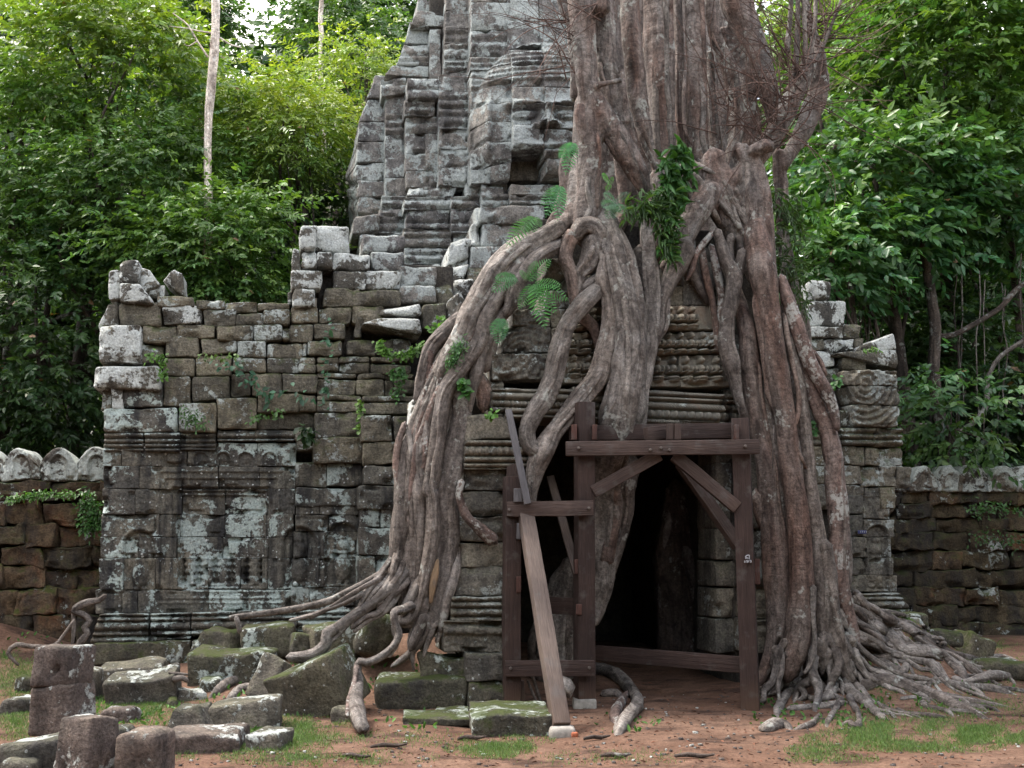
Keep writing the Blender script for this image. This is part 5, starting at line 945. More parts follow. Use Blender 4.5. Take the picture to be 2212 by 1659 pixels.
# white strokes painted on the right post and the left one
segs = [(1607, 1200, 1613, 1199), (1613, 1199, 1613, 1204), (1606, 1201, 1606, 1208), (1609, 1204, 1613, 1204), (1609, 1204, 1610, 1208), (1613, 1204, 1613, 1208), (1604, 1211, 1604, 1216), (1604, 1213, 1609, 1213), (1608, 1210, 1609, 1216), (1604, 1216, 1610, 1216), (1611, 1210, 1612, 1215), (1614, 1210, 1617, 1211), (1617, 1211, 1616, 1216)]
for a in segs:
    p0, p1 = f(a[0] + 5, a[1], FY - .137), f(a[2] + 5, a[3], FY - .137); timber('painted_stroke', p0, p1, 0.008, 0.05, 'chalk', parent=pC)
# ------------------------------------------------------------------ FALLEN STONES
def rotm(yaw, pitch, roll):
    cy, sy, cp, sp, cr, sr_ = math.cos(yaw), math.sin(yaw), math.cos(pitch), math.sin(pitch), math.cos(roll), math.sin(roll)
    return np.array([[cy, -sy, 0], [sy, cy, 0], [0, 0, 1]]) @ np.array([[1, 0, 0], [0, cp, -sp], [0, sp, cp]]) @ np.array([[cr, 0, sr_], [0, 1, 0], [-sr_, 0, cr]])
def boulder(u0, v0, u1, v1, mat, label, dep=0.4, yaw=0, pitch=0, roll=0, rad=0.05, er=0.04, Y=None, hole=None, sink=0.05, top=0.16, taper=0.0, name='fallen_block', lift=None, cat='stone'):
    """a loose stone whose front face spans u0..u1, v0..v1 and whose foot meets the ground (or height lift) there"""
    uc = (u0 + u1) / 2
    p = G(uc, v1) if Y is None else atY(uc, v1, Y)
    if lift is None and Y is not None: p[2] = max(p[2], 0)
    w_ = (u1 - u0) * p[1] / FPX; h_ = (v1 - v0) * p[1] / FPX * (1 - top) + sink
    P, F = rbox((w_, dep, h_), rad, (11, 9, 9)); Q = P - np.array([w_ / 2, 0, 0])
    e = P[:, 2] / h_; Q[:, 0] *= 1 - taper * e; Q[:, 1] = (Q[:, 1] - dep / 2) * (1 - 0.6 * abs(taper) * e) + dep / 2
    k = random.uniform(0, 90); Q += er * vec3(P * 2.6 + k, 2) * 1.5 + 0.3 * er * vec3(P * 11 + k, 2)
    if hole is not None:
        Q[:, 1] += np.where(P[:, 1] < 0.1, 0.12 * np.exp(-((P[:, 0] / w_ - hole[0]) / 0.07) ** 2 - ((e - hole[1]) / 0.07) ** 2), 0)
    c = np.array([0, dep / 2, h_ / 2]); Q = (Q - c) @ rotm(R(yaw), R(pitch), R(roll)).T + c
    Q[:, 2] -= sink
    V = Q + p
    return tag(mesh(name, V, F, M[mat], origin=(p[0], p[1] + dep / 2, V[:, 2].min())), label, cat, 'fallen sandstone blocks in front of the gate')
B = boulder
B(68, 1398, 166, 1487, 'fallen_p', 'upper block with a drilled hole of the two-stone pillar stub at left', top=0.06, dep=0.32, yaw=-14, Y=9.25, lift=1, sink=0, hole=(0.55, 0.45), er=0.02, rad=0.035, name='pillar_block')
B(58, 1487, 164, 1588, 'fallen_p', 'lower block of the two-stone pillar stub at left', top=0, dep=0.34, yaw=-14, Y=9.25, sink=0.03, er=0.025, rad=0.035, name='pillar_block')
B(118, 1548, 208, 1712, 'fallen_p', 'upright pinkish block with a socket hole in the bottom left foreground', dep=0.3, yaw=-22, pitch=-8, hole=(0.3, 0.28), rad=0.022, er=0.035)
B(244, 1578, 336, 1712, 'fallen_p', 'round-topped brownish stone right of the upright foreground block', dep=0.3, yaw=-8, rad=0.07, er=0.04)
B(-20, 1596, 112, 1690, 'fallen', 'long grey stone lying at the bottom left corner', dep=0.45, yaw=6, roll=-7, rad=0.05)
B(222, 1566, 268, 1632, 'fallen', 'small white-lichened stone wedged behind the round-topped stone', dep=0.3, rad=0.07)
B(213, 1532, 280, 1564, 'fallen_p', 'small flat-topped stone behind the foreground blocks', dep=0.35, yaw=4)
B(-10, 1640, 60, 1700, 'fallen', 'broken slab end under the long grey corner stone', dep=0.3)
B(207, 1430, 342, 1492, 'fallen', 'long flat slab near the foot of the left wing', dep=0.42, yaw=5, pitch=10, roll=-4, rad=0.035)
B(231, 1452, 366, 1524, 'fallen', 'tilted slab with white lichen in front of the long flat slab', dep=0.4, yaw=8, pitch=14, roll=-8, rad=0.035)
B(405, 1402, 580, 1480, 'mossy', 'large mossy moulded block at the centre of the rubble', dep=0.5, yaw=3, pitch=6, roll=2)
B(415, 1356, 515, 1408, 'mossy', 'wedge-shaped stone leaning against the wing plinth', dep=0.45, yaw=-14, roll=10, taper=0.35, Y=12.7, lift=1)
B(515, 1342, 622, 1412, 'mossy', 'mossy broken block beside the wedge-shaped stone', dep=0.5, yaw=10, roll=-5, Y=12.6, lift=1)
B(536, 1410, 618, 1512, 'fallen', 'steep grey slab standing on edge among roots', dep=0.22, yaw=-22, pitch=-18, roll=14, taper=0.25, er=0.03)
B(588, 1410, 756, 1550, 'mossy', 'biggest slanted block with white lichen on its top edge', dep=0.55, yaw=-16, pitch=10, roll=-22, rad=0.04, er=0.03, top=0.2)
B(350, 1524, 452, 1584, 'fallen', 'wedge stone at the left end of the grassy row', dep=0.4, yaw=-10, taper=0.45, rad=0.04)
B(455, 1512, 590, 1578, 'fallen', 'long block with white spots on the grass', dep=0.42, yaw=6, roll=-5, rad=0.035)
B(344, 1582, 508, 1628, 'fallen_p', 'low flat slab lying on the red earth', dep=0.55, yaw=4, pitch=5, rad=0.04)
B(536, 1578, 608, 1622, 'fallen', 'small square stone at the grass edge', dep=0.3, yaw=-12, rad=0.03)
B(768, 1316, 850, 1412, 'mossy', 'rounded green mossy boulder held by the roots', dep=0.42, yaw=18, roll=12, Y=11.9, rad=0.14, lift=1)
B(899, 1408, 1004, 1474, 'mossy', 'dark mossy block on top of the long low block', dep=0.45, yaw=4, Y=11.35, lift=1, er=0.05)
B(812, 1466, 1004, 1540, 'mossy', 'long low block at the foot of the left root fall', dep=0.55, yaw=3, Y=11.2, rad=0.05)
B(1018, 1538, 1186, 1590, 'mossy', 'greenish flat slab under the raking prop', dep=0.7, yaw=6, pitch=3, rad=0.025, sink=0.02)
B(868, 1552, 1012, 1566, 'mossy', 'thin green paving slab level with the earth', dep=0.5, yaw=4, rad=0.015, sink=0.02)
B(940, 1536, 1012, 1552, 'mossy', 'thin slab behind the green paving slab', dep=0.4, yaw=2, rad=0.015, sink=0.02)
for q in [(376, 1482, 434, 1516, 'small mossy rubble stone left of the slab on edge'), (430, 1458, 474, 1498, 'pointed rubble stone beside the slab on edge'), (624, 1362, 660, 1410, 'small upright stone under the ground root'), (30, 1466, 62, 1498, 'half-buried stone left of the pillar stub'), (0, 1510, 52, 1545, 'low green stone in the grass at the left edge'), (356, 1508, 380, 1526, 'pale cobble in the grass'), (174, 1428, 204, 1516, 'upright mossy stone behind the pillar stub'),
          (660, 1345, 770, 1400, 'sloping mossy slab below the window wall'), (700, 1395, 770, 1420, 'flat mossy stone between the slanted block and boulder'), (720, 1530, 770, 1560, 'broken mossy stone under the slanted block'), (130, 1575, 160, 1596, 'little stone between the foreground blocks')]:
    B(q[0], q[1], q[2], q[3], random.choice(['mossy', 'fallen']), q[4], dep=random.uniform(0.2, 0.4), yaw=random.uniform(-25, 25), roll=random.uniform(-14, 14), rad=0.05, er=0.05, **(dict(Y=12.2, lift=1) if q[3] < 1425 and q[0] > 600 else {}))
B(1900, 1322, 2012, 1368, 'mossy', 'flat mossy stone at the foot of the right wing', dep=0.5, Y=14.2, lift=1); B(1922, 1334, 1998, 1384, 'fallen', 'grey rounded block among the right-hand roots', dep=0.4, Y=13.6, lift=1, rad=0.1, roll=-8)
B(2082, 1364, 2156, 1424, 'mossy', 'tilted block lying on the grass slope at right', dep=0.4, roll=16, yaw=12, rad=0.06); B(2006, 1364, 2080, 1390, 'mossy', 'low flat stone left of the tilted block', dep=0.4); B(2114, 1424, 2225, 1464, 'mossy', 'long low stone at the right edge above the roots', dep=0.5, rad=0.07)
_g = G(1242, 1594); P, F = rbox((0.06, 0.05, 0.05), 0.015, (5, 5, 5)); tag(mesh('brick_fragment', P + _g - np.array([.03, 0, .01]), F, M['brickred']), 'small orange brick fragment beside the prop foot', 'brick')

# ------------------------------------------------------------------ leaves
def leafmesh(C, D, N, L, W_, col, curl=0.12, simple=False):
    """C base points, D unit directions, N unit normals; six-vertex folded leaves"""
    n = len(C); S = np.cross(D, N); S /= np.maximum(1e-6, np.linalg.norm(S, axis=1))[:, None]; N = np.cross(S, D)
    L = L[:, None]; W_ = W_[:, None]
    if simple:
        V = np.stack([C, C + D * L * 0.5 + S * W_ * 0.5, C + D * L - N * L * curl, C + D * L * 0.5 - S * W_ * 0.5], 1).reshape(-1, 3)
        return V, np.arange(n * 4).reshape(-1, 4)[:, ::-1], np.repeat(col, 4, 0)
    V = np.stack([C, C + D * L * 0.35 + S * W_ * 0.5 + N * L * 0.04, C + D * L * 0.72 + S * W_ * 0.36 - N * L * curl * 0.3, C + D * L - N * L * curl, C + D * L * 0.72 - S * W_ * 0.36 - N * L * curl * 0.3, C + D * L * 0.35 - S * W_ * 0.5 + N * L * 0.04], 1).reshape(-1, 3)
    b = np.arange(n)[:, None] * 6
    F = np.concatenate([b + np.array([[0, 3, 2, 1]]), b + np.array([[0, 5, 4, 3]])], 0)
    return V, F, np.repeat(col, 6, 0)
def unit(v): return v / np.maximum(1e-9, np.linalg.norm(v, axis=1))[:, None]
PAL = {'dark': ((0.042, 0.09, 0.032), (0.1, 0.185, 0.056)), 'mid': ((0.055, 0.118, 0.03), (0.125, 0.22, 0.048)), 'bright': ((0.09, 0.185, 0.035), (0.185, 0.315, 0.06)), 'yellow': ((0.15, 0.24, 0.035), (0.32, 0.39, 0.06)), 'blue': ((0.038, 0.11, 0.042), (0.085, 0.19, 0.07)), 'deep': ((0.02, 0.046, 0.017), (0.045, 0.088, 0.027))}  # 'deep' puts the shade of forest hollows into a darker leaf green
def sprays(org, dirs, nleaf, tw, L, ratio, pal, pal2=None, mixf=None, droop=0.25, flat=0.75, simple=False):
    """twigs at org along dirs, each carrying nleaf alternating leaves"""
    S = len(org); t = np.linspace(0.12, 1, nleaf)[None, :, None]
    tw = tw * rng.uniform(0.6, 1.3, (S, 1, 1))
    C = org[:, None] + dirs[:, None] * t * tw; C[:, :, 2] -= (droop * tw * t ** 2)[:, :, 0]
    up = unit(np.array([0, -0.25, 1.0]) + rng.normal(0, 0.35, (S, 3))); sidev = unit(np.cross(dirs, up))
    sg = np.where(np.arange(nleaf) % 2 == 0, 1, -1)[None, :, None]
    D = dirs[:, None] * 0.55 + sidev[:, None] * sg * (0.85 - 0.5 * t) + rng.normal(0, 0.22, (S, nleaf, 3)); D[:, :, 2] -= 0.28
    D = unit(D.reshape(-1, 3)); N = unit(np.repeat(up, nleaf, 0) * flat + rng.normal(0, 0.32, (S * nleaf, 3)))
    n = S * nleaf; lo, hi = (np.array(x) for x in PAL[pal]); k = np.clip(np.repeat(rng.random(S), nleaf) * 0.65 + rng.random(n) * 0.35, 0, 1)[:, None]
    col = lo + (hi - lo) * k
    if pal2 is not None:
        l2, h2 = (np.array(x) for x in PAL[pal2]); m = np.repeat(mixf, nleaf)[:, None]; col = col * (1 - m) + (l2 + (h2 - l2) * k) * m
    col = col * (1 + 0.16 * rng.normal(0, 1, (n, 1))).clip(0.6, 1.5) * (1 + 0.1 * np.repeat(rng.normal(0, 1, (S, 1)), nleaf, 0) * np.array([1.0, 0.2, -0.6])).clip(0.6, 1.5)
    dead = rng.random(n) < 0.003; col[dead] = np.array([0.2, 0.11, 0.05])
    return leafmesh(C.reshape(-1, 3), D, N, L * rng.uniform(0.6, 1.25, n), L * ratio * rng.uniform(0.8, 1.2, n) * (1.15 if simple else 1), col, 0.12, simple)
def crown_pts(c, r, ncl, spr, spread):
    """clump centres through an ellipsoid, favouring its shell, then spray origins round each clump"""
    d = unit(rng.normal(0, 1, (ncl, 3))); d[:, 1] -= 0.25; d = unit(d)
    rad = rng.uniform(0.35, 1.0, ncl) ** 0.55; lump = 1 + 0.22 * fbm(d * 2.1 + c[0], 2)
    cc = c + d * rad[:, None] * lump[:, None] * r
    og = np.repeat(cc, spr, 0) + rng.normal(0, 1, (ncl * spr, 3)) * spread * np.array([1, 1, 0.55])
    out = unit(unit(og - c) * 0.8 + unit(og - np.repeat(cc, spr, 0)) * 0.7 + rng.normal(0, 0.35, og.shape)); out[:, 2] = out[:, 2] * 0.6 + 0.05
    return cc, og, unit(out)
def tree(name, label, u, v, ru, rv, Y, ncl, spr, pal, L=0.14, ratio=0.42, nleaf=11, tw=0.42, spread=0.36, pal2=None, p2amt=0.0, tmat='trunk_dark', tr=0.12, tu=None, group='jungle trees behind the gate', trunk=True, dr=None, droop=0.25, nbr=6):
    ncl, spr = int(ncl * 0.72), int(spr * 1.7)
    c = atY(u, v, Y); sx = ru * Y / FPX; sz = rv * Y / FPX; r = np.array([sx, dr or min(sx, 2.2), sz])
    bx = atY(tu if tu is not None else u, 1200, Y)[0]; gz = ghs(bx, Y)
    o = root(name, (bx, Y, gz), label, 'tree', group)
    cc, og, dd = crown_pts(c, r, ncl, spr, spread)
    mf = None
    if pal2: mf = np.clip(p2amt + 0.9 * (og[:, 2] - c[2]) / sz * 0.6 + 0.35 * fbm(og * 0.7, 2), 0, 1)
    V, F, col = sprays(og, dd, nleaf, tw, L, ratio, pal, pal2, mf, droop, simple=Y >= 21)
    keep = V[:, 2] > -5
    mesh('crown', V, F, M['leaf'], o, origin=c, col=col, smooth=False)
    if trunk:
        top = c + np.array([0, 0, 0.5 * sz]); b0 = np.array([bx, Y, gz - 0.1]); mid = (b0 + top) / 2 + rng.normal(0, 0.25, 3) * [1, .3, 0]
        tubeobj('trunk', [b0, mid, top], [tr * 1.25, tr, tr * 0.35], tmat, o, ring=10, step=0.3)
        for k in range(nbr):
            e = cc[rng.integers(len(cc))]; s_ = b0 + (top - b0) * rng.uniform(0.45, 0.95)
            tubeobj('branch', [s_, (s_ + e) / 2 + rng.normal(0, 0.25, 3), e], [tr * 0.4, tr * 0.25, 0.012], tmat, o, ring=6, step=0.2)
    return o
g2 = 'jungle trees behind the gate'
# left
tree('broadleaf_tree', 'tall tree with yellow-green crown at the top left', 250, 170, 240, 190, 19.5, 150, 9, 'mid', 0.15, pal2='yellow', p2amt=0.35, tu=120)
tree('broadleaf_tree', 'glossy green tree against the left edge of the picture', 40, 330, 160, 260, 19, 120, 9, 'mid', 0.125, pal2='bright', p2amt=0.3, tu=-40)
tree('broadleaf_tree', 'mid-green leafy tree above the left end of the wing', 300, 430, 220, 180, 18.8, 160, 10, 'dark', 0.12, pal2='mid', p2amt=0.6, tu=260)
tree('broadleaf_tree', 'dense green bush crown directly behind the wing top', 470, 560, 165, 140, 17.8, 125, 11, 'mid', 0.12, pal2='bright', p2amt=0.25, tu=450)
tree('broadleaf_tree', 'dark shaded tree behind the left enclosure wall', 100, 720, 190, 260, 18.6, 130, 9, 'deep', 0.15, pal2='dark', p2amt=0.5, tu=70)
tree('broadleaf_tree', 'light yellow-green small tree left of the tower', 618, 290, 120, 140, 19.8, 120, 9, 'mid', 0.13, ratio=0.3, pal2='yellow', p2amt=0.68, tu=700, droop=0.5)
tree('broadleaf_tree', 'yellow-tipped tree touching the left side of the tower', 790, 190, 95, 110, 22, 60, 9, 'mid', 0.13, ratio=0.3, pal2='yellow', p2amt=0.5, tu=800, droop=0.5)
tree('broadleaf_tree', 'dark green tree behind the small yellow-green tree', 740, 100, 150, 140, 27, 100, 9, 'dark', 0.17, pal2='mid', p2amt=0.4)
tree('broadleaf_tree', 'dark tree at top between pale trunk and left crown', 380, 40, 90, 110, 26, 70, 9, 'dark', 0.17, pal2='mid', p2amt=0.2)
tree('broadleaf_tree', 'deep green tree low beside the tower foot', 690, 470, 130, 160, 22, 90, 9, 'deep', 0.15, pal2='mid', p2amt=0.2)
tree('broadleaf_tree', 'shadowy tree between the two left crowns', 430, 300, 160, 190, 24, 100, 9, 'dark', 0.16, pal2='mid', p2amt=0.2)
# right
tree('broadleaf_tree', 'large bright green tree at the top right', 2050, 120, 240, 200, 20.5, 150, 9, 'mid', 0.2, pal2='bright', p2amt=0.4, tu=2120)
tree('broadleaf_tree', 'big-leaved blue-green tree right of the fig', 1890, 430, 190, 190, 19.2, 130, 8, 'blue', 0.21, pal2='mid', p2amt=0.3, tu=2010, nleaf=9, tw=0.45)
tree('broadleaf_tree', 'green tree at the right edge of the picture', 2170, 420, 150, 170, 19.8, 90, 8, 'blue', 0.2, pal2='mid', p2amt=0.5, nleaf=9, tu=2260)
tree('broadleaf_tree', 'yellowish crown peeping behind the bare shoots', 1800, 90, 140, 120, 24, 80, 9, 'mid', 0.17, pal2='yellow', p2amt=0.35)
tree('broadleaf_tree', 'low leafy branches over the right wing', 1790, 560, 110, 90, 18.2, 40, 8, 'blue', 0.19, pal2='bright', p2amt=0.25, nleaf=9, tu=1990)
tree('broadleaf_tree', 'deep shade tree behind the right enclosure wall', 2080, 800, 200, 240, 21, 110, 9, 'deep', 0.18, pal2='dark', p2amt=0.35)
tree('broadleaf_tree', 'dim foliage between the fig and the right wing', 1870, 760, 130, 220, 21.5, 80, 9, 'deep', 0.17, pal2='dark', p2amt=0.3)
tree('broadleaf_tree', 'small understorey sapling just behind the right wall', 2060, 900, 120, 90, 17.8, 26, 7, 'dark', 0.17, pal2='blue', p2amt=0.2, nleaf=8, tr=0.03)
# slender trunks that stand out
def slender(name, label, z, pts, Y, mat, brs=()):
    P = [atY(*Z(z, p[0], p[1]), Y) for p in pts]; Rr = [p[2] * K * Y / FPX for p in pts]
    b = P[-1].copy(); b[2] = ghs(b[0], Y); P.append(b - [0, 0, .1]); Rr.append(Rr[-1] * 1.1)
    o = root(name, b, label, 'tree', g2); tubeobj('trunk', P, Rr, mat, o, ring=12, step=0.15)
    for pt, m in brs:
        tubeobj('branch', [atY(*Z(z, p[0], p[1]), Y) for p in pt], [p[2] * K * Y / FPX for p in pt], m, o, ring=8, step=0.1)
slender('pale_tree', 'tall pale-barked trunk rising bare at the upper left', 1, [(1320, -120, 26), (1312, 0, 27), (1310, 180, 26), (1300, 320, 30), (1285, 500, 30), (1272, 650, 27), (1265, 820, 24), (1262, 1000, 24), (1260, 1500, 26)], 17.3, 'trunk_pale', [([(1262, 345, 8), (1200, 250, 6), (1140, 150, 5), (1050, 80, 4)], 'trunk_pale'), ([(1290, 200, 6), (1220, 190, 5), (1120, 170, 4), (1030, 160, 3)], 'trunk_pale'), ([(1340, 230, 6), (1400, 270, 5), (1470, 290, 4)], 'trunk_pale'), ([(1200, 250, 5), (1150, 280, 4), (1120, 270, 3)], 'trunk_pale')])
slender('pale_tree', 'thinner pale trunk left of the tower top', 1, [(1960, -100, 14), (1958, 0, 15), (1950, 120, 16), (1958, 220, 15), (1950, 290, 12), (1960, 700, 14), (1990, 1200, 18), (1995, 1350, 16)], 23.5, 'trunk_pale')
slender('slim_tree', 'dark crooked trunk with forking branches behind the right wall', 6, [(1580, -300, 30), (1590, 0, 32), (1625, 200, 34), (1655, 400, 36), (1672, 560, 38), (1665, 800, 40), (1685, 1050, 40), (1740, 1210, 42), (1820, 1400, 44)], 18.6, 'trunk_dark', [([(1690, 610, 22), (1780, 600, 18), (1880, 550, 16), (2060, 440, 17), (2150, 340, 18), (2250, 260, 16)], 'trunk_dark'), ([(1800, 1290, 16), (1820, 1200, 20), (1910, 1130, 18), (1985, 1020, 18), (1990, 880, 16), (2060, 740, 16), (2230, 620, 15)], 'trunk_pale' if False else 'bark_grey'), ([(1460, 1110, 12), (1530, 1140, 12), (1640, 1155, 14)], 'bark_grey')])
for k in range(16):                      # vines hanging in the shade on the right
    u = random.uniform(1760, 2212); v0 = random.uniform(480, 640); Y = random.uniform(18.3, 19.3); P = [atY(u + random.uniform(-8, 8), v0 + q * random.uniform(60, 90), Y) for q in range(6)]
    tag(tubeobj('hanging_vine', P, [0.012] * 6, 'bark_grey' if k % 2 else 'trunk_dark', None, ring=5, step=0.12), 'thin bare vine hanging in the shade behind the right wall', 'vine', 'vines hanging behind the right wall')
# the wood beyond, one mass
VV, FF, CC_, nb = [], [], [], 0
for u, v, ru, rv, Y, ncl, pal in [(60, 60, 260, 260, 33, 90, 'dark'), (120, 500, 320, 420, 31, 150, 'deep'), (420, 620, 330, 330, 30, 120, 'deep'), (700, 420, 300, 330, 34, 120, 'deep'), (790, 120, 130, 210, 36, 90, 'dark'), (340, 120, 110, 250, 36, 70, 'dark'), (900, 150, 180, 300, 38, 60, 'dark'), (1850, 200, 240, 300, 33, 100, 'dark'), (2060, 400, 300, 420, 32, 130, 'deep'), (1900, 800, 330, 300, 29, 120, 'deep'), (2250, 750, 220, 420, 28, 90, 'deep'), (2080, 60, 100, 150, 36, 30, 'dark'), (-150, 600, 240, 600, 27, 80, 'deep'), (2420, 500, 240, 600, 29, 70, 'deep'), (520, 420, 260, 300, 33, 80, 'deep'), (150, 850, 330, 260, 27, 140, 'deep'), (500, 800, 330, 260, 28, 90, 'deep'), (1980, 900, 330, 220, 25, 140, 'deep'), (2200, 950, 200, 220, 25, 90, 'deep'), (120, 200, 300, 260, 41, 170, 'deep'), (330, 420, 260, 300, 41, 150, 'deep'), (640, 420, 240, 260, 41, 150, 'deep'), (60, 700, 300, 300, 40, 150, 'deep'), (700, 250, 110, 160, 41, 60, 'deep'), (1800, 260, 260, 300, 41, 150, 'deep'), (2120, 330, 240, 260, 41, 150, 'deep'), (2000, 700, 300, 300, 40, 170, 'deep'), (-500, 500, 400, 700, 30, 60, 'dark'), (2800, 500, 400, 700, 30, 60, 'dark')]:
    c = atY(u, v, Y); r = np.array([ru * Y / FPX, 2.0, rv * Y / FPX]); _, og, dd = crown_pts(c, r, ncl, 7, 0.6)
    V, F, col = sprays(og, dd, 10, 0.85, 0.42, 0.5, pal, simple=True); VV.append(V); FF.append(F + nb); CC_.append(col); nb += len(V)
tag(mesh('distant_forest', np.vstack(VV), np.vstack(FF), M['leaf'], origin=(0, 32, 0), col=np.vstack(CC_), smooth=False), 'dark green wall of forest far behind the gate', 'forest', kind='stuff')
VV, FF, CC_, nb = [], [], [], 0
for k in range(150):                     # unseen forest on the other sides, added to block low sky light
    a = R(random.uniform(150, 390)); rr_ = random.uniform(17, 25); c = np.array([rr_ * math.cos(a), 6 + rr_ * math.sin(a), random.uniform(0.5, 9.0)])
    if c[1] > 4 and abs(c[0]) < 15: continue
    _, og, dd = crown_pts(c, np.array([2.6, 2.6, 2.4]), 12, 6, 0.8); V, F, col = sprays(og, dd, 7, 1.2, 0.7, 0.5, 'dark', simple=True); VV.append(V); FF.append(F + nb); CC_.append(col); nb += len(V)
tag(mesh('unseen_forest_ring', np.vstack(VV), np.vstack(FF), M['leaf'], origin=(0, -12, 0), col=np.vstack(CC_), smooth=False), 'unseen forest ring added around the near side of the clearing to block low light', 'forest', kind='stuff')
# undergrowth along the foot of the forest
VV, FF, CC_, nb = [], [], [], 0
for k in range(150):
    x = random.uniform(-13, 17); y = random.uniform(18, 25); _, og, dd = crown_pts(np.array([x, y, random.uniform(0.6, 5.2)]), np.array([0.9, 0.7, 0.8]), 7, 7, 0.35)
    V, F, col = sprays(og, dd, 9, 0.4, 0.18, 0.44, 'deep', simple=True); VV.append(V); FF.append(F + nb); CC_.append(col); nb += len(V)
tag(mesh('undergrowth', np.vstack(VV), np.vstack(FF), M['leaf'], origin=(0, 20, 0), col=np.vstack(CC_), smooth=False), 'dark shrubby undergrowth behind the enclosure walls', 'undergrowth', kind='stuff')

# ------------------------------------------------------------------ ferns and epiphytes
def frond(parent, p0, p1, wid, col, n=12, sag=0.1):
    p0, p1 = np.asarray(p0), np.asarray(p1); t = np.linspace(0.06, 1, n)[:, None]; ax = p1 - p0; L = np.linalg.norm(ax)
    out = np.array([0, -1.0, 0.25]); C = p0 + ax * t + out * (np.sin(t * np.pi) * sag * L); tang = unit(np.gradient(C, axis=0))
    S = unit(np.cross(tang, out)); w_ = wid * L * np.sin(np.clip(t[:, 0] * 0.9 + 0.12, 0, 1) * np.pi) ** 0.8 + 0.01
    CC2, DD, NN, LL = [], [], [], []
    for sg in (-1, 1):
        D = unit(S * sg + tang * 0.45); m = 5                          # leaflets along each pinna
        CC2.append(C); DD.append(D); NN.append(np.repeat(out[None], n, 0) + rng.normal(0, 0.2, (n, 3))); LL.append(w_ * 1.0)
    sg_ = np.diff(np.vstack([p0[None], C]), axis=0); CC2.append(np.vstack([p0[None], C[:-1]])); DD.append(unit(sg_)); NN.append(np.repeat(out[None], n, 0)); LL.append(np.linalg.norm(sg_, axis=1) * 1.25)      # midrib
    CC2, DD, NN, LL = np.vstack(CC2), np.vstack(DD), unit(np.vstack(NN)), np.concatenate(LL)
    k = rng.uniform(1.05, 1.8, (len(LL), 1)); wr = np.full(len(LL), 0.0); wr[:] = 0.5 * (L / n) / np.maximum(LL, 1e-3); wr = np.clip(wr, 0.1, 0.5); wr[-n:] = 0.12
    V, F, cc = leafmesh(CC2, DD, NN, LL, LL * wr, np.array(col) * k)
    return mesh('frond', V, F, M['fern'], parent, origin=p0, col=cc, smooth=False)
def fern(z, x, y, d, ends, label, wid=0.22, col=(0.05, 0.15, 0.045), n=12):
    p = atDW(*Z(z, x, y), d); o = root('fern', p, label, 'fern', 'ferns growing on the roots')
    for ex, ey in ends:
        e = atDW(*Z(z, ex, ey), d - random.uniform(0.02, 0.2)); frond(o, p, e, wid, col, n)
fern(5, 1030, 290, -0.25, [(1105, 560), (1245, 390), (945, 440), (1200, 300), (1060, 480), (1170, 470)], 'largest bright green fern hanging over the left roots', 0.24, (0.05, 0.16, 0.04), 13)
fern(5, 1000, 270, -0.25, [(1140, 140), (1050, 150), (1080, 230), (950, 210)], 'fern with upright fronds above the largest fern', 0.24, (0.045, 0.14, 0.04))
fern(5, 930, 250, -0.2, [(780, 340), (800, 260), (840, 230), (860, 310)], 'small dark fern left of the largest fern', 0.22, (0.04, 0.12, 0.045))
fern(5, 840, 500, -0.2, [(815, 660), (780, 600), (880, 560), (850, 620)], 'little drooping fern lower on the left roots', 0.24, (0.04, 0.125, 0.05))
fern(2, 1500, 870, -0.1, [(1410, 960), (1450, 1060), (1430, 1000), (1470, 920)], 'narrow fern on the left side of the fig trunk', 0.2, (0.05, 0.16, 0.06))
fern(2, 1420, 1130, -0.05, [(1330, 1320), (1370, 1290), (1440, 1250), (1300, 1250), (1400, 1340)], 'hanging fern where the left roots begin', 0.2, (0.05, 0.15, 0.06))
fern(2, 1260, 1320, 0.1, [(1170, 1400), (1130, 1480), (1240, 1460), (1300, 1380), (1090, 1500)], 'feathery fern tuft above the broad left root', 0.2, (0.05, 0.13, 0.04))
fern(2, 1760, 1240, -0.15, [(1680, 1180), (1700, 1330), (1830, 1170), (1800, 1300), (1670, 1260), (1740, 1330)], 'grey-green fern in the middle of the fig trunk', 0.3, (0.06, 0.13, 0.075))
fern(2, 1720, 1120, -0.1, [(1670, 1060), (1740, 1080), (1700, 1160)], 'small bright fern sprig under the diagonal stem', 0.25, (0.06, 0.17, 0.03))
def tuft(z, boxes, d, n, label, L=0.16, col=(0.075, 0.14, 0.05), name='epiphyte', cat='plant', ratio=0.16, drop=0.9):
    Cs = []
    for x0, y0, x1, y1, wt in boxes:
        for k in range(int(n * wt)): Cs.append(atDW(*Z(z, random.uniform(x0, x1), random.uniform(y0, y1)), d + random.uniform(-0.05, 0.08)))
    Cs = np.array(Cs); m = len(Cs); D = unit(rng.normal(0, 0.75, (m, 3)) + np.array([0, -0.6, 0.35 - drop])); N = unit(rng.normal(0, 0.4, (m, 3)) + np.array([0, -0.6, 0.8]))
    c = np.array(col) * rng.uniform(0.6, 1.5, (m, 1))
    V, F, cc = leafmesh(Cs, D, N, L * rng.uniform(0.5, 1.3, m), L * ratio * np.ones(m), c, 0.35)
    return tag(mesh(name, V, F, M['fern'], col=cc, smooth=False), label, cat, 'plants growing on the fig and stones')
tuft(2, [(1800, 1220, 2050, 1330, 1), (1900, 1150, 2130, 1300, 1), (2000, 1300, 2140, 1450, .7), (2040, 1420, 2120, 1600, .5)], -0.25, 130, 'strap-leaved epiphyte mat on the middle of the fig trunk')
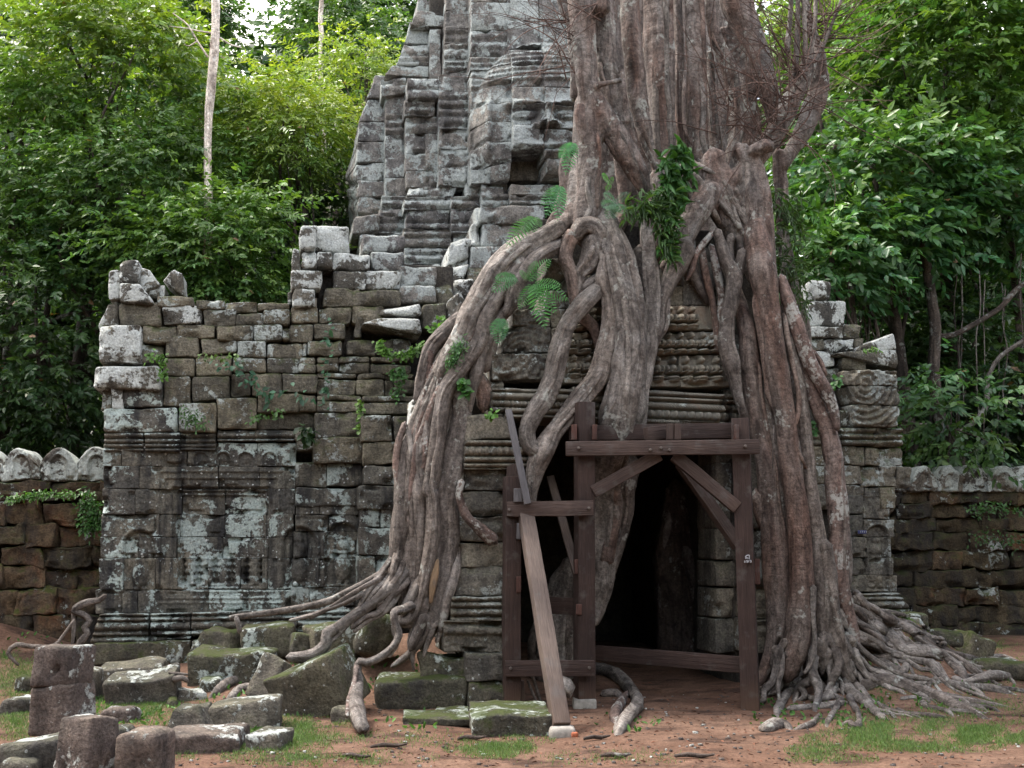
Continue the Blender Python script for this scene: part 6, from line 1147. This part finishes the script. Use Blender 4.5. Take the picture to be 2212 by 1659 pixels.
tuft(3, [(0, 960, 200, 1080, .7), (60, 880, 160, 960, .3), (0, 1080, 150, 1260, .8), (0, 1250, 80, 1560, .6)], -0.2, 130, 'broad-leaved epiphyte hanging beside the strap-leaved mat', 0.2, (0.05, 0.13, 0.035), ratio=0.28)
tuft(3, [(660, 1150, 760, 1300, .6), (730, 1200, 860, 1400, 1), (660, 1400, 740, 1650, .7), (770, 1400, 880, 1660, 1)], 0.15, 90, 'shaggy epiphytes clinging to the right side of the trunk', 0.13, (0.07, 0.115, 0.05))
tuft(6, [(680, 0, 760, 200, .5), (760, 150, 880, 350, 1), (820, 330, 910, 520, .7)], 0.12, 80, 'shaggy green plants hanging above the right wing', 0.12, (0.07, 0.115, 0.05))
tuft(3, [(760, 1250, 980, 1400, 1)], 0.4, 90, 'bright leafy sprig sticking out right of the trunk', 0.18, (0.07, 0.17, 0.03), ratio=0.35, drop=0.1)
# climbing plants on the walls
def creeper(z, pts, d, label, L=0.07, col=(0.05, 0.12, 0.05), per=26, spread=14, ratio=0.75):
    Cs = []
    for (x0, y0), (x1, y1) in zip(pts[:-1], pts[1:]):
        for k in range(per):
            t = random.random(); Cs.append(atDW(*Z(z, x0 + (x1 - x0) * t + random.gauss(0, spread), y0 + (y1 - y0) * t + random.gauss(0, spread)), d - 0.06 - random.uniform(0, 0.06)))
    Cs = np.array(Cs); m = len(Cs); D = unit(rng.normal(0, 0.6, (m, 3)) + np.array([0, -0.5, -0.5])); N = unit(rng.normal(0, 0.35, (m, 3)) + np.array([0, -0.8, 0.6])); c = np.array(col) * rng.uniform(0.6, 1.6, (m, 1))
    V, F, cc = leafmesh(Cs, D, N, L * rng.uniform(0.5, 1.4, m), L * ratio * rng.uniform(.7, 1.2, m), c)
    return tag(mesh('creeper', V, F, M['fern'], col=cc, smooth=False), label, 'creeper', 'creepers on the temple walls')
creeper(4, [(1575, 500), (1545, 620), (1560, 700), (1530, 800), (1545, 900), (1520, 960)], WD - .05, 'thread of heart-shaped leaves hanging down the wing wall', 0.085, (0.05, 0.13, 0.07), 7, 8)
creeper(4, [(850, 790), (1000, 800), (1080, 870), (1150, 950), (1350, 960), (1560, 1000)], WD - .15, 'blue-green creeper running right across the wing wall', 0.1, (0.04, 0.11, 0.06), 16, 26, 0.6)
creeper(4, [(470, 720), (560, 740), (540, 860)], WD - .2, 'small light creeper beside the white projecting stone', 0.06, (0.08, 0.17, 0.03), 45, 14); creeper(4, [(680, 1060), (720, 1120), (800, 1150)], WD - .2, 'tuft of weeds growing from the cornice', 0.07, (0.05, 0.11, 0.03), 50, 26, 0.4)
creeper(4, [(1860, 640), (1900, 710), (2040, 720), (2130, 660)], WD - .35, 'bright weeds on the ledge near the left roots', 0.06, (0.09, 0.19, 0.03), 90, 14); creeper(4, [(1930, 840), (2010, 820), (1960, 980)], WD - .3, 'soft green weeds below the ledge', 0.06, (0.06, 0.14, 0.04), 70, 18)
creeper(4, [(780, 720), (900, 740), (1010, 720)], WD - .1, 'pale green runner along a joint of the wing wall', 0.05, (0.1, 0.17, 0.04), 30, 10); creeper(4, [(1090, 1110), (1160, 1090), (1290, 1070)], WD - .2, 'little weeds over the blind window', 0.06, (0.06, 0.13, 0.03), 30, 14); creeper(4, [(1390, 1150), (1440, 1200), (1430, 1250)], WD - .35, 'dark broad-leaved creeper at the corner of the wing', 0.13, (0.02, 0.045, 0.015), 14, 14)
creeper(4, [(1745, 990), (1750, 1060), (1740, 1190)], WD - .45, 'weeds in the vertical joint near the roots', 0.07, (0.09, 0.17, 0.03), 30, 10)
creeper(5, [(600, 640), (560, 720), (540, 790)], 0.0, 'grassy moss tuft on the broad left root', 0.07, (0.05, 0.13, 0.04), 120, 22, 0.2); creeper(5, [(600, 880), (630, 960)], -0.05, 'clump of small leaves in the left root hollow', 0.08, (0.05, 0.14, 0.03), 50, 14); creeper(5, [(750, 1080), (800, 1080)], -0.1, 'bright sprout on the porch cornice', 0.06, (0.1, 0.22, 0.04), 30, 8); creeper(5, [(480, 500), (500, 560), (390, 560)], 2.6, 'weeds where the wing meets the roots', 0.07, (0.08, 0.18, 0.03), 50, 16)
creeper(6, [(900, 1140), (930, 1180)], -0.05, 'small leafy sprig behind the lichened right root', 0.09, (0.06, 0.15, 0.05), 30, 14); creeper(6, [(1080, 860), (1060, 900)], RD - .1, 'sprig growing from the serpent corner', 0.09, (0.06, 0.16, 0.04), 20, 12); creeper(6, [(1330, 690), (1240, 690)], RD - .1, 'green fringe on the wedge-shaped capstone', 0.05, (0.08, 0.16, 0.03), 40, 6)
creeper(10, [(870, 1000), (950, 1100), (950, 1250), (900, 1300)], 3.75, 'thick green weeds hanging on the left laterite wall', 0.07, (0.045, 0.115, 0.025), 160, 55, 0.45); creeper(10, [(60, 1010), (300, 960), (480, 960), (780, 960)], 3.75, 'moss fringe along the ledge of the left laterite wall', 0.06, (0.06, 0.14, 0.025), 90, 22, 0.45)
creeper(9, [(1880, 90), (2000, 70), (2200, 80)], 3.7, 'green plants on the ledge of the right laterite wall', 0.07, (0.05, 0.12, 0.03), 80, 22, 0.5); creeper(9, [(1900, 240), (2200, 290)], 3.7, 'dim creeping plants low on the right laterite wall', 0.07, (0.035, 0.08, 0.02), 120, 26, 0.5)
# ------------------------------------------------------------------ grass, weeds and litter on the ground
def grass(ells, L, col, label, name='grass', ratio=0.07, up=1.0, wide=0.5, cat='grass'):
    Cs = []
    for u, v, ru, rv, n in ells:
        a = rng.random(n) * 6.283; r_ = np.sqrt(rng.random(n)); n2 = n * (3 if ratio < 0.2 else 1); a = rng.random(n2) * 6.283; r_ = rng.random(n2) ** 0.75 * 1.15; uu = u + ru * r_ * np.cos(a); vv = v + rv * r_ * np.sin(a)
        keepn = fbm(np.stack([uu * 0.02, vv * 0.05, 0 * uu], 1), 3) + rng.normal(0, 0.22, len(uu)) > -0.02
        Cs.append(Gv(uu[keepn], vv[keepn]))
    Cs = np.vstack(Cs); Cs = Cs[Cs[:, 1] < 16.5]; m = len(Cs); D = unit(rng.normal(0, wide, (m, 3)) + np.array([0, 0, up])); N = unit(rng.normal(0, 0.5, (m, 3)) + np.array([0, -1, 0.3]))
    c = np.array(col) * rng.uniform(0.55, 1.5, (m, 1)) * (1 + 0.3 * rng.random((m, 1)) * np.array([1, 0.3, 0]))
    V, F, cc = leafmesh(Cs, D, N, L * rng.uniform(0.4, 1.4, m), np.maximum(0.0042, L * ratio) * np.ones(m), c, 0.3, ratio < 0.2)
    return tag(mesh(name, V, F, M['grass'], col=cc, smooth=False), label, cat, kind='stuff')
grass([(20, 1500, 70, 90, 1300), (300, 1490, 120, 40, 700), (330, 1540, 120, 50, 1500), (260, 1500, 60, 40, 500), (660, 1570, 90, 30, 1500), (560, 1600, 90, 25, 700), (640, 1600, 130, 22, 900), (1070, 1615, 70, 24, 900), (1130, 1605, 60, 16, 300), (720, 1640, 140, 16, 500), (2050, 1590, 200, 34, 3200), (1900, 1570, 120, 30, 900), (2150, 1540, 120, 60, 1500), (2100, 1370, 130, 40, 1200), (2180, 1430, 80, 40, 600), (1760, 1625, 60, 14, 300), (1960, 1500, 120, 40, 500), (420, 1630, 100, 16, 300), (30, 1420, 80, 30, 400), (1800, 1645, 90, 10, 250), (2000, 1600, 240, 26, 3500), (2120, 1560, 120, 40, 1800), (620, 1590, 160, 26, 1800), (300, 1510, 130, 40, 1500), (60, 1470, 90, 60, 3000), (30, 1560, 60, 40, 1200), (190, 1560, 60, 30, 600), (1060, 1620, 90, 20, 900), (700, 1640, 220, 18, 900), (2130, 1390, 110, 50, 1500), (1960, 1340, 70, 26, 700), (2010, 1350, 60, 20, 400), (1300, 1640, 200, 16, 300), (880, 1600, 120, 18, 400)], 0.036, (0.08, 0.15, 0.042), 'short bright green grass in patches on the red earth')
grass([(540, 1500, 160, 60, 260), (680, 1490, 120, 60, 220), (300, 1560, 120, 60, 260), (470, 1600, 120, 25, 200), (850, 1450, 60, 50, 120), (700, 1400, 100, 40, 150), (1830, 1520, 170, 60, 420), (2020, 1480, 150, 60, 260), (1660, 1540, 60, 30, 60), (1360, 1560, 60, 30, 60), (900, 1560, 120, 20, 80), (200, 1530, 60, 40, 120), (60, 1400, 80, 30, 120)], 0.06, (0.06, 0.15, 0.035), 'low broad-leaved weeds among stones and roots', 'weeds', 0.5, 0.5, 0.8, 'weeds')
Cs = np.vstack([Gv(rng.uniform(340, 2212, 1500), rng.uniform(1530, 1659, 1500)), Gv(rng.uniform(0, 2212, 900), rng.uniform(1400, 1560, 900))]); m = len(Cs); Cs[:, 2] += 0.006
D = rng.normal(0, 1, (m, 3)); D[:, 2] *= 0.1; V, F, cc = leafmesh(Cs, unit(D), unit(rng.normal(0, 0.25, (m, 3)) + [0, 0, 1]), rng.uniform(0.012, 0.06, m), rng.uniform(0.006, 0.022, m), np.ones((m, 3)), 0.2)
tag(mesh('leaf_litter', V, F, M['litter'], smooth=False), 'scattered dead brown leaves and bark bits on the earth', 'leaf litter', kind='stuff')
PV, PF, nb = [], [], 0
for k in range(650):
    g_ = G(random.uniform(340, 2212), random.uniform(1500, 1659)); s_ = random.uniform(0.005, 0.022); I_, F = lattice(1, 1, 1); P = I_ * np.array([s_ * random.uniform(1, 2), s_ * 1.3, s_]); P = P + 0.35 * s_ * vec3(P * 60 + k, 1); PV.append(P + g_ - [0, 0, s_ * 0.4]); PF.append(F + nb); nb += len(P)
tag(mesh('pebbles', np.vstack(PV), np.vstack(PF), M['fallen_p']), 'small pebbles and clods strewn on the path', 'pebbles', kind='stuff')
for k, (u, v) in enumerate([(840, 1618), (770, 1640), (1020, 1600), (1500, 1640), (1290, 1600), (1330, 1640)]):
    g_ = G(u, v, 0.02); a = random.uniform(-0.4, 0.4); L = random.uniform(0.15, 0.35); P = [g_ + np.array([math.cos(a), math.sin(a), 0]) * L * (q / 3 - .5) + [0, 0, 0.01 * (q % 2)] for q in range(4)]
    tag(tubeobj('fallen_stick', P, [0.012, 0.02, 0.018, 0.008], 'trunk_dark', None, ring=6, step=0.04), ['dark broken stick on the earth left of the path', 'thin stick near the bottom edge left of centre', 'short stick in front of the green slab', 'stick on the path at the bottom centre right', 'curled root piece by the prop foot', 'twig on the bare earth below the prop'][k], 'stick')
